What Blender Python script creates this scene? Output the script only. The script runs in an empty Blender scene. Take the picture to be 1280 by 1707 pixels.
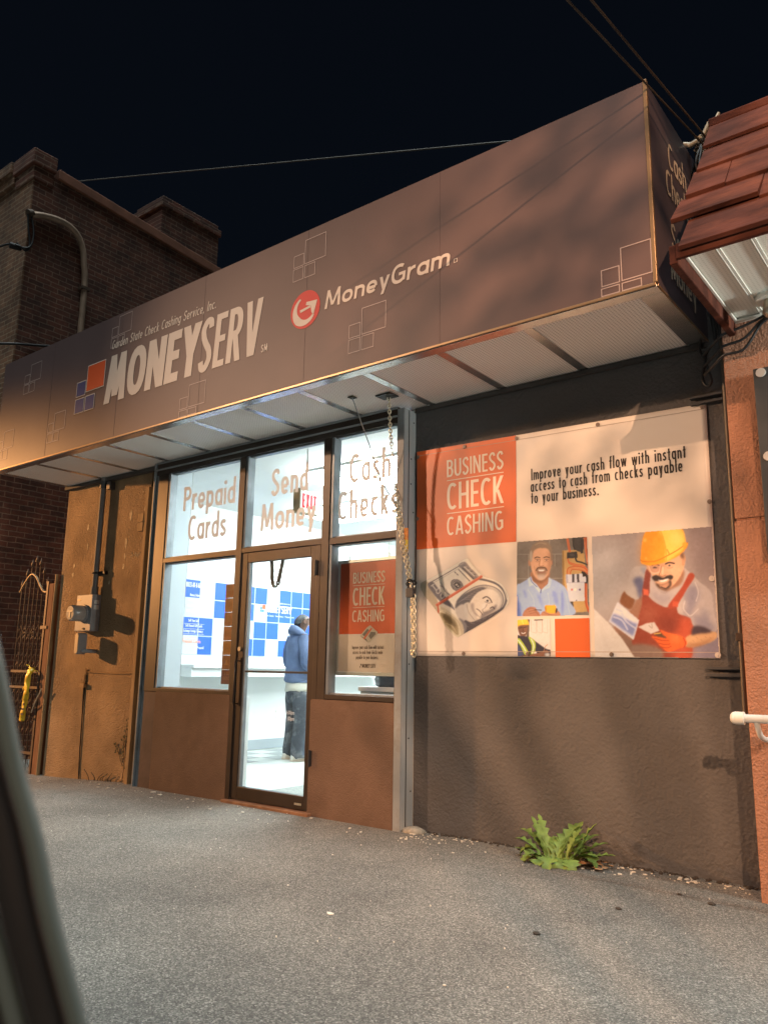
import bpy, bmesh, math, random
import numpy as np
from mathutils import Vector, Matrix, geometry, noise as mnoise

random.seed(7)
rng = np.random.default_rng(11)
C = bpy.context.scene
COL = C.collection

# ------------------------------------------------------------------ camera
yaw, pitch, roll = 0.66597, 0.1958, 0.01612
fwd = Vector((-math.sin(yaw)*math.cos(pitch), math.cos(yaw)*math.cos(pitch), math.sin(pitch)))
rgt = Vector((math.cos(yaw), math.sin(yaw), 0))
upv = rgt.cross(fwd)
r2 = rgt*math.cos(roll) + upv*math.sin(roll)
u2 = upv*math.cos(roll) - rgt*math.sin(roll)
cd = bpy.data.cameras.new('phone_camera')
cam = bpy.data.objects.new('phone_camera', cd); COL.objects.link(cam)
mw = Matrix((r2, u2, -fwd)).transposed().to_4x4(); mw.translation = (0, -4.7, 1.12)
cam.matrix_world = mw
cd.sensor_fit = 'VERTICAL'; cd.sensor_height = 7.3; cd.lens = 1309.5/1707*7.3
cd.clip_start = 0.02; cd.clip_end = 500
cd.dof.use_dof = True; cd.dof.focus_distance = 6.6; cd.dof.aperture_fstop = 1.7
C.camera = cam

# ------------------------------------------------------------------ night sky, sun (weak sky glow), exposure
SUN_EL, SUN_AZ = math.radians(80), math.radians(160)
w = bpy.data.worlds.new('World'); C.world = w; w.use_nodes = True
nt = w.node_tree; bg = nt.nodes['Background']
sky = nt.nodes.new('ShaderNodeTexSky'); sky.sky_type = 'NISHITA'; sky.sun_disc = False
sky.sun_elevation = SUN_EL; sky.sun_rotation = SUN_AZ
nt.links.new(sky.outputs[0], bg.inputs[0]); bg.inputs[1].default_value = 0.0018
sl = bpy.data.lights.new('sun', 'SUN'); sl.energy = 4.2; sl.angle = math.radians(30); sl.color = (0.90, 1.0, 1.0)
so = bpy.data.objects.new('sun', sl); COL.objects.link(so)
sd = Vector((math.sin(SUN_AZ)*math.cos(SUN_EL), math.cos(SUN_AZ)*math.cos(SUN_EL), math.sin(SUN_EL)))
so.rotation_euler = sd.to_track_quat('Z', 'Y').to_euler()

C.view_settings.view_transform = 'Standard'; C.view_settings.look = 'None'
C.view_settings.gamma = 1; C.view_settings.exposure = -0.12
C.render.engine = 'CYCLES'
C.cycles.use_denoising = True; C.cycles.max_bounces = 8; C.cycles.diffuse_bounces = 4
C.cycles.transparent_max_bounces = 12; C.cycles.sample_clamp_indirect = 4; C.cycles.caustics_reflective = False

# ------------------------------------------------------------------ materials
def lin(c):
    return tuple(((x/255)/12.92 if x/255 <= .04045 else ((x/255+.055)/1.055)**2.4) for x in c)

def M(name, base, rough=.7, metal=0, spec=.4, var=0, vs=4, vd=6, bump=0, bs=60, bd=4, bdist=.01, emit=None, est=0, dirt=None, ds=1.2, coat=0, stretch=None):
    m = bpy.data.materials.new(name); m.use_nodes = True
    n = m.node_tree.nodes; L = m.node_tree.links; b = n['Principled BSDF']
    b.inputs['Base Color'].default_value = (*base, 1); b.inputs['Roughness'].default_value = rough
    b.inputs['Metallic'].default_value = metal; b.inputs['Specular IOR Level'].default_value = spec
    b.inputs['Coat Weight'].default_value = coat
    tc = n.new('ShaderNodeTexCoord'); src = tc.outputs['Object']
    if stretch:
        mp = n.new('ShaderNodeMapping'); mp.inputs['Scale'].default_value = stretch
        L.new(src, mp.inputs[0]); src = mp.outputs[0]
    col = None
    if var:
        t = n.new('ShaderNodeTexNoise'); t.inputs['Scale'].default_value = vs; t.inputs['Detail'].default_value = vd
        L.new(src, t.inputs['Vector'])
        r = n.new('ShaderNodeValToRGB')
        r.color_ramp.elements[0].position = .3; r.color_ramp.elements[1].position = .7
        r.color_ramp.elements[0].color = (*[x*(1-var) for x in base], 1); r.color_ramp.elements[1].color = (*[min(1, x*(1+var)) for x in base], 1)
        L.new(t.outputs['Fac'], r.inputs['Fac']); col = r.outputs['Color']
    if dirt:
        t = n.new('ShaderNodeTexNoise'); t.inputs['Scale'].default_value = ds; t.inputs['Detail'].default_value = 8; t.inputs['Roughness'].default_value = .65
        L.new(src, t.inputs['Vector'])
        r = n.new('ShaderNodeValToRGB'); r.color_ramp.elements[0].position = .5; r.color_ramp.elements[1].position = .72
        r.color_ramp.elements[1].color = (.8, .8, .8, 1)
        L.new(t.outputs['Fac'], r.inputs['Fac'])
        mx = n.new('ShaderNodeMix'); mx.data_type = 'RGBA'
        L.new(r.outputs['Color'], mx.inputs['Factor'])
        if col: L.new(col, mx.inputs['A'])
        else: mx.inputs['A'].default_value = (*base, 1)
        mx.inputs['B'].default_value = (*dirt, 1); col = mx.outputs['Result']
    if col: L.new(col, b.inputs['Base Color'])
    if bump:
        t = n.new('ShaderNodeTexNoise'); t.inputs['Scale'].default_value = bs; t.inputs['Detail'].default_value = bd
        L.new(src, t.inputs['Vector'])
        bp = n.new('ShaderNodeBump'); bp.inputs['Strength'].default_value = bump; bp.inputs['Distance'].default_value = bdist
        L.new(t.outputs['Fac'], bp.inputs['Height']); L.new(bp.outputs[0], b.inputs['Normal'])
    if emit:
        b.inputs['Emission Color'].default_value = (*emit, 1); b.inputs['Emission Strength'].default_value = est
    return m

def glass_mat(name, tint=(.93, .97, .96), refl=.9):
    m = bpy.data.materials.new(name); m.use_nodes = True
    n = m.node_tree.nodes; L = m.node_tree.links; n.remove(n['Principled BSDF'])
    out = n['Material Output']
    tr = n.new('ShaderNodeBsdfTransparent'); tr.inputs[0].default_value = (*tint, 1)
    gl = n.new('ShaderNodeBsdfGlossy'); gl.inputs['Roughness'].default_value = .02
    ge = n.new('ShaderNodeNewGeometry'); dt = n.new('ShaderNodeVectorMath'); dt.operation = 'DOT_PRODUCT'
    L.new(ge.outputs['Normal'], dt.inputs[0]); L.new(ge.outputs['Incoming'], dt.inputs[1])
    ab = n.new('ShaderNodeMath'); ab.operation = 'ABSOLUTE'; L.new(dt.outputs['Value'], ab.inputs[0])
    on_ = n.new('ShaderNodeMath'); on_.operation = 'SUBTRACT'; on_.inputs[0].default_value = 1; L.new(ab.outputs[0], on_.inputs[1])
    pw = n.new('ShaderNodeMath'); pw.operation = 'POWER'; pw.inputs[1].default_value = 5; L.new(on_.outputs[0], pw.inputs[0])
    ml = n.new('ShaderNodeMath'); ml.operation = 'MULTIPLY_ADD'; ml.inputs[1].default_value = refl*.96; ml.inputs[2].default_value = refl*.04
    mx = n.new('ShaderNodeMixShader')
    L.new(pw.outputs[0], ml.inputs[0]); L.new(ml.outputs[0], mx.inputs[0])
    L.new(tr.outputs[0], mx.inputs[1]); L.new(gl.outputs[0], mx.inputs[2]); L.new(mx.outputs[0], out.inputs['Surface'])
    return m

def stucco_mat(name, base, bump=.6, sc=28, var=.18, rough=.85, dirt=None, ds=1.3, dist=.02):
    """painted trowelled stucco: blotchy tone, two scales of relief"""
    m = M(name, base, rough=rough, var=var, vs=2.2, vd=9, dirt=dirt, ds=ds)
    n = m.node_tree.nodes; L = m.node_tree.links; b = n['Principled BSDF']
    tc = n.new('ShaderNodeTexCoord')
    a = n.new('ShaderNodeTexNoise'); a.inputs['Scale'].default_value = sc; a.inputs['Detail'].default_value = 7; a.inputs['Roughness'].default_value = .62; a.inputs['Distortion'].default_value = .9
    v = n.new('ShaderNodeTexVoronoi'); v.inputs['Scale'].default_value = sc*2.3
    L.new(tc.outputs['Object'], a.inputs['Vector']); L.new(tc.outputs['Object'], v.inputs['Vector'])
    ad = n.new('ShaderNodeMath'); ad.operation = 'MULTIPLY_ADD'; ad.inputs[1].default_value = .35
    L.new(v.outputs['Distance'], ad.inputs[0]); L.new(a.outputs['Fac'], ad.inputs[2])
    bp = n.new('ShaderNodeBump'); bp.inputs['Strength'].default_value = bump; bp.inputs['Distance'].default_value = dist
    L.new(ad.outputs[0], bp.inputs['Height']); L.new(bp.outputs[0], b.inputs['Normal'])
    return m

def brick_mat(name, axes, c1, c2, mortar):
    m = M(name, c1, rough=.9)
    n = m.node_tree.nodes; L = m.node_tree.links; b = n['Principled BSDF']
    tc = n.new('ShaderNodeTexCoord'); sp = n.new('ShaderNodeSeparateXYZ'); cb = n.new('ShaderNodeCombineXYZ')
    L.new(tc.outputs['Object'], sp.inputs[0])
    L.new(sp.outputs[axes[0]], cb.inputs['X']); L.new(sp.outputs[axes[1]], cb.inputs['Y'])
    nz = n.new('ShaderNodeTexNoise'); nz.inputs['Scale'].default_value = 7; nz.inputs['Detail'].default_value = 4
    L.new(tc.outputs['Object'], nz.inputs['Vector'])
    dm = n.new('ShaderNodeVectorMath'); dm.operation = 'MULTIPLY_ADD'; dm.inputs[1].default_value = (.022, .022, 0)
    L.new(nz.outputs['Color'], dm.inputs[0]); L.new(cb.outputs[0], dm.inputs[2])
    br = n.new('ShaderNodeTexBrick'); br.inputs['Scale'].default_value = 1
    br.inputs['Brick Width'].default_value = .215; br.inputs['Row Height'].default_value = .072; br.inputs['Mortar Size'].default_value = .0075
    br.inputs['Mortar Smooth'].default_value = .3; br.inputs['Bias'].default_value = -.2
    br.inputs['Color1'].default_value = (*c1, 1); br.inputs['Color2'].default_value = (*c2, 1); br.inputs['Mortar'].default_value = (*mortar, 1)
    L.new(dm.outputs[0], br.inputs['Vector'])
    n2 = n.new('ShaderNodeTexNoise'); n2.inputs['Scale'].default_value = 3.2; n2.inputs['Detail'].default_value = 10; n2.inputs['Roughness'].default_value = .7
    L.new(tc.outputs['Object'], n2.inputs['Vector'])
    rp = n.new('ShaderNodeValToRGB'); rp.color_ramp.elements[0].position = .35; rp.color_ramp.elements[0].color = (.45, .45, .45, 1)
    rp.color_ramp.elements[1].position = .68; rp.color_ramp.elements[1].color = (1.25, 1.2, 1.15, 1)
    L.new(n2.outputs['Fac'], rp.inputs[0])
    mu = n.new('ShaderNodeMix'); mu.data_type = 'RGBA'; mu.blend_type = 'MULTIPLY'; mu.inputs['Factor'].default_value = 1
    L.new(br.outputs['Color'], mu.inputs['A']); L.new(rp.outputs[0], mu.inputs['B']); L.new(mu.outputs['Result'], b.inputs['Base Color'])
    iv = n.new('ShaderNodeMath'); iv.operation = 'MULTIPLY_ADD'; iv.inputs[1].default_value = -.8
    L.new(br.outputs['Fac'], iv.inputs[0]); L.new(n2.outputs['Fac'], iv.inputs[2])
    bp = n.new('ShaderNodeBump'); bp.inputs['Strength'].default_value = .9; bp.inputs['Distance'].default_value = .012
    L.new(iv.outputs[0], bp.inputs['Height']); L.new(bp.outputs[0], b.inputs['Normal'])
    return m

def dots_mat(name, base, hole, axes, pitch, rad, rough=.5):
    """sheet with a regular grid of small punched holes"""
    m = M(name, base, rough=rough, var=.05, vs=1.5)
    n = m.node_tree.nodes; L = m.node_tree.links; b = n['Principled BSDF']
    src = b.inputs['Base Color'].links[0].from_socket
    tc = n.new('ShaderNodeTexCoord'); sp = n.new('ShaderNodeSeparateXYZ'); L.new(tc.outputs['Object'], sp.inputs[0])
    parts = []
    for a in axes:
        md = n.new('ShaderNodeMath'); md.operation = 'PINGPONG'; md.inputs[1].default_value = pitch/2
        L.new(sp.outputs[a], md.inputs[0]); parts.append(md.outputs[0])
    cb = n.new('ShaderNodeCombineXYZ'); L.new(parts[0], cb.inputs[0]); L.new(parts[1], cb.inputs[1])
    ln = n.new('ShaderNodeVectorMath'); ln.operation = 'LENGTH'; L.new(cb.outputs[0], ln.inputs[0])
    lt = n.new('ShaderNodeMath'); lt.operation = 'LESS_THAN'; lt.inputs[1].default_value = rad; L.new(ln.outputs['Value'], lt.inputs[0])
    mx = n.new('ShaderNodeMix'); mx.data_type = 'RGBA'; L.new(lt.outputs[0], mx.inputs['Factor']); L.new(src, mx.inputs['A'])
    mx.inputs['B'].default_value = (*hole, 1); L.new(mx.outputs['Result'], b.inputs['Base Color'])
    return m

def vinyl_mat(name, base, thru=.35):
    """translucent cut vinyl film"""
    m = M(name, base, rough=.6); n = m.node_tree.nodes; L = m.node_tree.links
    t = n.new('ShaderNodeBsdfTranslucent'); t.inputs[0].default_value = (*base, 1); x = n.new('ShaderNodeMixShader'); x.inputs[0].default_value = thru
    L.new(n['Principled BSDF'].outputs[0], x.inputs[1]); L.new(t.outputs[0], x.inputs[2]); L.new(x.outputs[0], n['Material Output'].inputs['Surface'])
    return m

def vcol_mat(name, rough=.45, attr='print'):
    m = M(name, (1, 1, 1), rough=rough, spec=.35)
    n = m.node_tree.nodes; L = m.node_tree.links
    a = n.new('ShaderNodeVertexColor'); a.layer_name = attr
    L.new(a.outputs[0], n['Principled BSDF'].inputs['Base Color'])
    return m

# ------------------------------------------------------------------ object helpers
ORG = {}
def props(o, label=None, cat=None, group=None, kind=None):
    for k, v in (('label', label), ('category', cat), ('group', group), ('kind', kind)):
        if v: o[k] = v
    return o
def thing(name, loc, label, cat, group=None):
    o = bpy.data.objects.new(name, None); COL.objects.link(o); o.location = loc; o.empty_display_size = .1
    ORG[o] = Vector(loc); return props(o, label, cat, group)
def link(name, me, mat, parent=None, origin=None):
    o = bpy.data.objects.new(name, me); COL.objects.link(o)
    if mat is not None:
        for mm in (mat if isinstance(mat, (list, tuple)) else [mat]): me.materials.append(mm)
    og = ORG[parent] if parent is not None else Vector(origin or (0, 0, 0))
    me.transform(Matrix.Translation(-og))
    if parent is not None: o.parent = parent
    else: o.location = og
    ORG[o] = og; return o

class MB:
    def __init__(s): s.v = []; s.f = []; s.sm = []; s.mi = []; s.cm = 0
    def add(s, vs, fs, smooth=False):
        o = len(s.v); s.v += [tuple(p) for p in vs]
        for f in fs: s.f.append([i+o for i in f]); s.sm.append(smooth); s.mi.append(s.cm)
        return s
    def box(s, x0, x1, y0, y1, z0, z1):
        vs = [(x, y, z) for z in (z0, z1) for y in (y0, y1) for x in (x0, x1)]
        return s.add(vs, [(0, 2, 3, 1), (4, 5, 7, 6), (0, 1, 5, 4), (2, 6, 7, 3), (0, 4, 6, 2), (1, 3, 7, 5)])
    def tube(s, pts, r, n=8, caps=True, smooth=True):
        pts = [Vector(p) for p in pts]; R = r if isinstance(r, (list, tuple)) else [r]*len(pts)
        rings = []; prev = None
        for i, p in enumerate(pts):
            t = (pts[min(i+1, len(pts)-1)]-pts[max(i-1, 0)]).normalized()
            if prev is None:
                a = Vector((0, 0, 1)) if abs(t.z) < .9 else Vector((1, 0, 0))
                prev = t.cross(a).normalized()
            prev = (prev - t*prev.dot(t)).normalized(); q = t.cross(prev)
            rings.append([p+(prev*math.cos(k*2*math.pi/n)+q*math.sin(k*2*math.pi/n))*R[i] for k in range(n)])
        vs = [v for rg in rings for v in rg]; fs = []
        for i in range(len(pts)-1):
            for k in range(n): fs.append((i*n+k, i*n+(k+1) % n, (i+1)*n+(k+1) % n, (i+1)*n+k))
        s.add(vs, fs, smooth)
        if caps: s.add(rings[0], [tuple(range(n))[::-1]]); s.add(rings[-1], [tuple(range(n))])
        return s
    def loft(s, rings, caps=True, smooth=True):
        n = len(rings[0]); vs = [v for rg in rings for v in rg]; fs = []
        for i in range(len(rings)-1):
            for k in range(n): fs.append((i*n+k, i*n+(k+1) % n, (i+1)*n+(k+1) % n, (i+1)*n+k))
        if caps: fs += [tuple(range(n))[::-1], tuple(range((len(rings)-1)*n, len(rings)*n))]
        return s.add(vs, fs, smooth)
    def prism(s, poly, axis, a, b):
        """poly in the two other axes (xyz order), extruded along axis from a to b"""
        def mk(u, v, t): return {'x': (t, u, v), 'y': (u, t, v), 'z': (u, v, t)}[axis]
        n = len(poly); vs = [mk(u, v, a) for u, v in poly]+[mk(u, v, b) for u, v in poly]
        fs = [tuple(range(n)), tuple(range(n, 2*n))[::-1]]+[(i, i+n, (i+1) % n+n, (i+1) % n) for i in range(n)]
        return s.add(vs, fs)
    def quad(s, a, b, c, d): return s.add([a, b, c, d], [(0, 1, 2, 3)])
    def build(s, name, mat, parent=None, origin=None, bevel=0, fixn=True):
        me = bpy.data.meshes.new(name); me.from_pydata(s.v, [], s.f)
        me.polygons.foreach_set('use_smooth', s.sm); me.polygons.foreach_set('material_index', s.mi)
        if fixn:
            b = bmesh.new(); b.from_mesh(me); bmesh.ops.recalc_face_normals(b, faces=b.faces); b.to_mesh(me); b.free()
        o = link(name, me, mat, parent, origin)
        if bevel:
            md = o.modifiers.new('bevel', 'BEVEL'); md.width = bevel; md.segments = 2; md.limit_method = 'ANGLE'
        return o

def circ(cx, cy, r, n=24, ry=None): return [(cx+r*math.cos(2*math.pi*i/n), cy+(ry or r)*math.sin(2*math.pi*i/n)) for i in range(n)]
def rbox(x0, x1, y0, y1, r, n=5):
    o = []
    for cx, cy, a in ((x1-r, y1-r, 0), (x0+r, y1-r, 90), (x0+r, y0+r, 180), (x1-r, y0+r, 270)):
        o += [(cx+r*math.cos(math.radians(a+90*i/n)), cy+r*math.sin(math.radians(a+90*i/n))) for i in range(n+1)]
    return o
def spline(pts, n=8, closed=False):
    P = [Vector(p) for p in pts]; o = []; N = len(P); rngi = range(N if closed else N-1)
    for i in rngi:
        if closed: a, b, c, d = P[i-1], P[i], P[(i+1) % N], P[(i+2) % N]
        else: a, b, c, d = P[max(i-1, 0)], P[i], P[i+1], P[min(i+2, N-1)]
        for k in range(n):
            t = k/n; o.append(.5*((2*b)+(c-a)*t+(2*a-5*b+4*c-d)*t*t+(3*b-a-3*c+d)*t**3))
    if not closed: o.append(P[-1])
    return [tuple(p) for p in o]
# ------------------------------------------------------------------ lettering: a condensed geometric sans drawn as strokes
XH, ASC, DSC = .66, 1.04, -.27
def _sarc(l, r, b, t, a0, a1, h, n=22, e=2.35):
    cx, cy, rx, ry = (l+r)/2, (b+t)/2, (r-l)/2-h, (t-b)/2-h; o = []
    for i in range(n+1):
        a = math.radians(a0+(a1-a0)*i/n); c, s = math.cos(a), math.sin(a)
        o.append((cx+rx*math.copysign(abs(c)**(2/e), c), cy+ry*math.copysign(abs(s)**(2/e), s)))
    return o
def glyph(ch, h, k):
    """returns (width, strokes, polygons); unit = cap height, h = half stroke, k = horizontal scale"""
    S = []; P = []; hd = h*1.0
    def st(x, y0, y1): P.append([(x-h, y0), (x+h, y0), (x+h, y1), (x-h, y1)])
    def bar(x0, x1, y): P.append([(x0, y-h*.9), (x1, y-h*.9), (x1, y+h*.9), (x0, y+h*.9)])
    def dg(x0, y0, x1, y1, q=1.0):
        a = hd*q*math.hypot(x1-x0, y1-y0)/abs(y1-y0); P.append([(x0-a, y0), (x0+a, y0), (x1+a, y1), (x1-a, y1)])
    def arc(l, r, b, t, a0, a1): S.append(_sarc(l, r, b, t, a0, a1, h))
    def cur(pts): S.append(spline(pts, 6))
    W = lambda x: x*k+2*h*(1-min(k, 1))*.3
    if ch == ' ': return .2*k+.06, S, P
    if ch == 'A': w = W(.52); dg(hd*1.1, 0, w/2-hd*.35, 1); dg(w-hd*1.1, 0, w/2+hd*.35, 1); bar(w*.22, w*.78, .27)
    elif ch == 'B':
        w = W(.44); st(h, 0, 1); m = .53
        S.append([(h, 1-h), (w*.45, 1-h)]+[p for p in _sarc(-.1*w, w*.96, m-h, 1, 88, -88, h)]+[(h, m)])
        S.append([(h, m), (w*.45, m)]+[p for p in _sarc(-.1*w, w, 0, m+h, 88, -88, h)]+[(h, h)])
    elif ch == 'C': w = W(.47); arc(0, w*1.12, 0, 1, 52, 308)
    elif ch == 'D': w = W(.48); st(h, 0, 1); S.append([(h, 1-h)]+_sarc(-w*.6, w, 0, 1, 88, -88, h)+[(h, h)])
    elif ch == 'E': w = W(.36); st(h, 0, 1); bar(h, w, 1-h*.9); bar(h, w*.94, .52); bar(h, w, h*.9)
    elif ch == 'F': w = W(.35); st(h, 0, 1); bar(h, w, 1-h*.9); bar(h, w*.92, .5)
    elif ch == 'G': w = W(.5); arc(0, w*1.06, 0, 1, 55, 318); st(w-h, .1, .5); bar(w*.52, w, .48)
    elif ch == 'H': w = W(.47); st(h, 0, 1); st(w-h, 0, 1); bar(h, w-h, .52)
    elif ch == 'I': w = 2*h; st(h, 0, 1)
    elif ch == 'K': w = W(.46); st(h, 0, 1); dg(h*1.6, .42, w-hd*1.2, 1); dg(w*.42, .5, w-hd*1.1, 0)
    elif ch == 'L': w = W(.34); st(h, 0, 1); bar(h, w, h*.9)
    elif ch == 'M': w = W(.62); dg(h, 0, h*1.9, 1); dg(w-h, 0, w-h*1.9, 1); dg(h*1.9, 1, w/2, .12, .95); dg(w-h*1.9, 1, w/2, .12, .95)
    elif ch == 'N': w = W(.5); st(h, 0, 1); st(w-h, 0, 1); dg(h*1.1, 1, w-h*1.1, 0)
    elif ch == 'O': w = W(.52); arc(0, w, 0, 1, 0, 360)
    elif ch == 'P': w = W(.43); st(h, 0, 1); S.append([(h, 1-h), (w*.4, 1-h)]+_sarc(-.1*w, w, .42, 1, 88, -88, h)+[(h, .42+h)])
    elif ch == 'R': w = W(.45); st(h, 0, 1); S.append([(h, 1-h), (w*.4, 1-h)]+_sarc(-.1*w, w*.97, .44, 1, 88, -88, h)+[(h, .44+h)]); dg(w*.5, .5, w-hd*1.05, 0)
    elif ch == 'S':
        w = W(.42); cur([(w-h*1.1, .80), (w*.72, 1-h*1.15), (w*.42, 1-h), (h*1.05, .80), (h*1.5, .63), (w*.5, .5), (w-h*1.4, .38), (w-h, .22), (w*.56, h), (w*.28, h*1.15), (h*.9, .2)])
    elif ch == 'T': w = W(.42); st(w/2, 0, 1); bar(0, w, 1-h*.9)
    elif ch == 'U': w = W(.47); S.append([(h, 1)]+_sarc(0, w, 0, .7, 180, 360, h)+[(w-h, 1)])
    elif ch == 'V': w = W(.5); dg(hd*1.1, 1, w/2-hd*.3, 0); dg(w-hd*1.1, 1, w/2+hd*.3, 0)
    elif ch == 'X': w = W(.48); dg(hd*1.2, 0, w-hd*1.2, 1); dg(hd*1.2, 1, w-hd*1.2, 0)
    elif ch == 'Y': w = W(.48); dg(hd*1.1, 1, w/2, .42); dg(w-hd*1.1, 1, w/2, .42); st(w/2, 0, .5)
    elif ch in 'adqg':
        w = W(.41); arc(0, w+h*.1, 0, XH, 0, 360)
        if ch == 'g': S.append([(w-h, XH), (w-h, -.05)]+[(w*.5+(w*.5-h)*math.cos(math.radians(-a)), DSC*.3+(abs(DSC)*.7-h)*math.sin(math.radians(-a))) for a in (20, 45, 70, 90, 115, 140, 155)])
        else: st(w-h, 0, ASC if ch == 'd' else XH)
    elif ch == 'b': w = W(.41); arc(-h*.1, w, 0, XH, 0, 360); st(h, 0, ASC)
    elif ch == 'p': w = W(.41); arc(-h*.1, w, 0, XH, 0, 360); st(h, DSC, XH)
    elif ch == 'c': w = W(.36); arc(0, w*1.14, 0, XH, 55, 305)
    elif ch == 'e': w = W(.4); S.append([(h, XH*.46), (w-h, XH*.46)]); arc(0, w, 0, XH, -2, 318)
    elif ch == 'f': w = W(.25); S.append([(w*.48, 0), (w*.48, .78), (w*.56, .94), (w*.75, 1-h*.6), (w, 1-h*.7)]); bar(0, w*.95, XH-h*.9)
    elif ch == 'h': w = W(.39); st(h, 0, ASC); S.append([(h, XH*.55)]+_sarc(0, w, XH*.2, XH, 178, 0, h)+[(w-h, 0)])
    elif ch in 'il':
        w = 2*h; st(h, 0, XH if ch == 'i' else ASC)
        if ch == 'i': P.append([(h+1.25*h*math.cos(a*math.pi/5), .87+1.25*h*math.sin(a*math.pi/5)) for a in range(10)])
    elif ch == 'k': w = W(.38); st(h, 0, ASC); dg(h*1.5, XH*.42, w-hd*1.3, XH); dg(w*.42, XH*.52, w-hd*1.2, 0)
    elif ch == 'm':
        w = W(.62); st(h, 0, XH); q = (w+2*h)/2
        for x in (0, w-q): S.append([(x+h, XH*.5)]+_sarc(x, x+q, XH*.2, XH, 178, 0, h)+[(x+q-h, 0)])
    elif ch == 'n': w = W(.39); st(h, 0, XH); S.append([(h, XH*.5)]+_sarc(0, w, XH*.2, XH, 178, 0, h)+[(w-h, 0)])
    elif ch == 'o': w = W(.42); arc(0, w, 0, XH, 0, 360)
    elif ch == 'r': w = W(.27); st(h, 0, XH); S.append([(h, XH*.45), (h*1.6, XH*.75), (w*.7, XH-h), (w, XH-h*.95)])
    elif ch == 's':
        w = W(.33); q = XH; cur([(w-h, q*.8), (w*.66, q-h*1.1), (w*.42, q-h), (h, q*.77), (h*1.5, q*.6), (w*.55, q*.48), (w-h*1.1, q*.36), (w-h, q*.22), (w*.55, h), (w*.3, h*1.15), (h*.8, q*.24)])
    elif ch == 't': w = W(.25); st(w/2, 0, .9); bar(0, w, XH-h*.9)
    elif ch == 'u': w = W(.39); S.append([(h, XH)]+_sarc(0, w, 0, XH*.8, 180, 360, h)+[(w-h, XH*.5)]); st(w-h, 0, XH)
    elif ch == 'v': w = W(.38); dg(hd*1.1, XH, w/2, 0); dg(w-hd*1.1, XH, w/2, 0)
    elif ch == 'w': w = W(.56); [dg(a*w, XH, b*w, 0, .9) for a, b in ((.1, .28), (.5, .28), (.5, .72), (.9, .72))]
    elif ch == 'x': w = W(.38); dg(hd*1.2, 0, w-hd*1.2, XH); dg(hd*1.2, XH, w-hd*1.2, 0)
    elif ch == 'y': w = W(.38); dg(hd*1.1, XH, w*.5, 0); P.append([(w-hd*2.2, XH), (w, XH), (w*.42+hd, DSC), (w*.42-hd*1.2, DSC)])
    elif ch == '-': w = .24*k; bar(0, w, .36)
    elif ch in '.,:':
        w = 2.4*h; P.append([(0, 0), (w, 0), (w, w), (0, w)])
        if ch == ',': P.append([(0, .05), (w, w), (w*.5, -.14), (0, -.14)])
        if ch == ':': P.append([(0, .42), (w, .42), (w, .42+w), (0, .42+w)])
    elif ch == '0': w = W(.44); arc(0, w, 0, 1, 0, 360)
    elif ch == '1': w = W(.24); st(w-h, 0, 1); dg(h, .74, w-h, .96)
    elif ch == '6': w = W(.44); arc(0, w, 0, .62, 0, 360); S.append([(h, .3), (w*.25, .62), (w*.7, 1)])
    elif ch == '9': w = W(.44); arc(0, w, .38, 1, 0, 360); S.append([(w-h, .7), (w*.75, .38), (w*.3, 0)])
    elif ch == '4': w = W(.46); st(w*.7, 0, 1); dg(h, .3, w*.7-h, 1); bar(0, w, .27)
    elif ch == '8': w = W(.42); arc(0, w, 0, .54, 0, 360); arc(w*.06, w*.94, .46, 1, 0, 360)
    else: w = W(.4)
    return w, S, P

def ribbon(pts, h):
    q = []
    for i, p in enumerate(pts):
        if q and (Vector(p)-Vector(q[-1])).length < 1e-5: continue
        q.append(p)
    closed = len(q) > 3 and (Vector(q[0])-Vector(q[-1])).length < 1e-4
    if closed: q = q[:-1]
    N = len(q); L = []; R = []
    for i in range(N):
        a = Vector(q[i-1]) if (i or closed) else None; b = Vector(q[i]); c = Vector(q[(i+1) % N]) if (i < N-1 or closed) else None
        d1 = (b-a).normalized() if a is not None else None; d2 = (c-b).normalized() if c is not None else None
        if d1 is None: d1 = d2
        if d2 is None: d2 = d1
        n1 = Vector((-d1.y, d1.x)); n2 = Vector((-d2.y, d2.x)); m = n1+n2
        if m.length < .3: m = n1
        m.normalize(); s = h/max(.45, m.dot(n1)); L.append(b+m*s); R.append(b-m*s)
    out = []
    for i in range(N if closed else N-1):
        j = (i+1) % N; out.append([tuple(R[i]), tuple(R[j]), tuple(L[j]), tuple(L[i])])
    return out

def union(polys):
    vs = []; fs = []; 
    for p in polys:
        ar = sum(p[i][0]*p[(i+1) % len(p)][1]-p[(i+1) % len(p)][0]*p[i][1] for i in range(len(p)))
        if abs(ar) < 1e-7: continue
        if ar < 0: p = p[::-1]
        o = len(vs); vs += [Vector(q[:2]) for q in p]; fs.append(list(range(o, o+len(p))))
    if not fs: return [], []
    r = geometry.delaunay_2d_cdt(vs, [], fs, 1, 1e-5)
    return [tuple(v) for v in r[0]], [f for f, og in zip(r[2], r[5]) if og]

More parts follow.
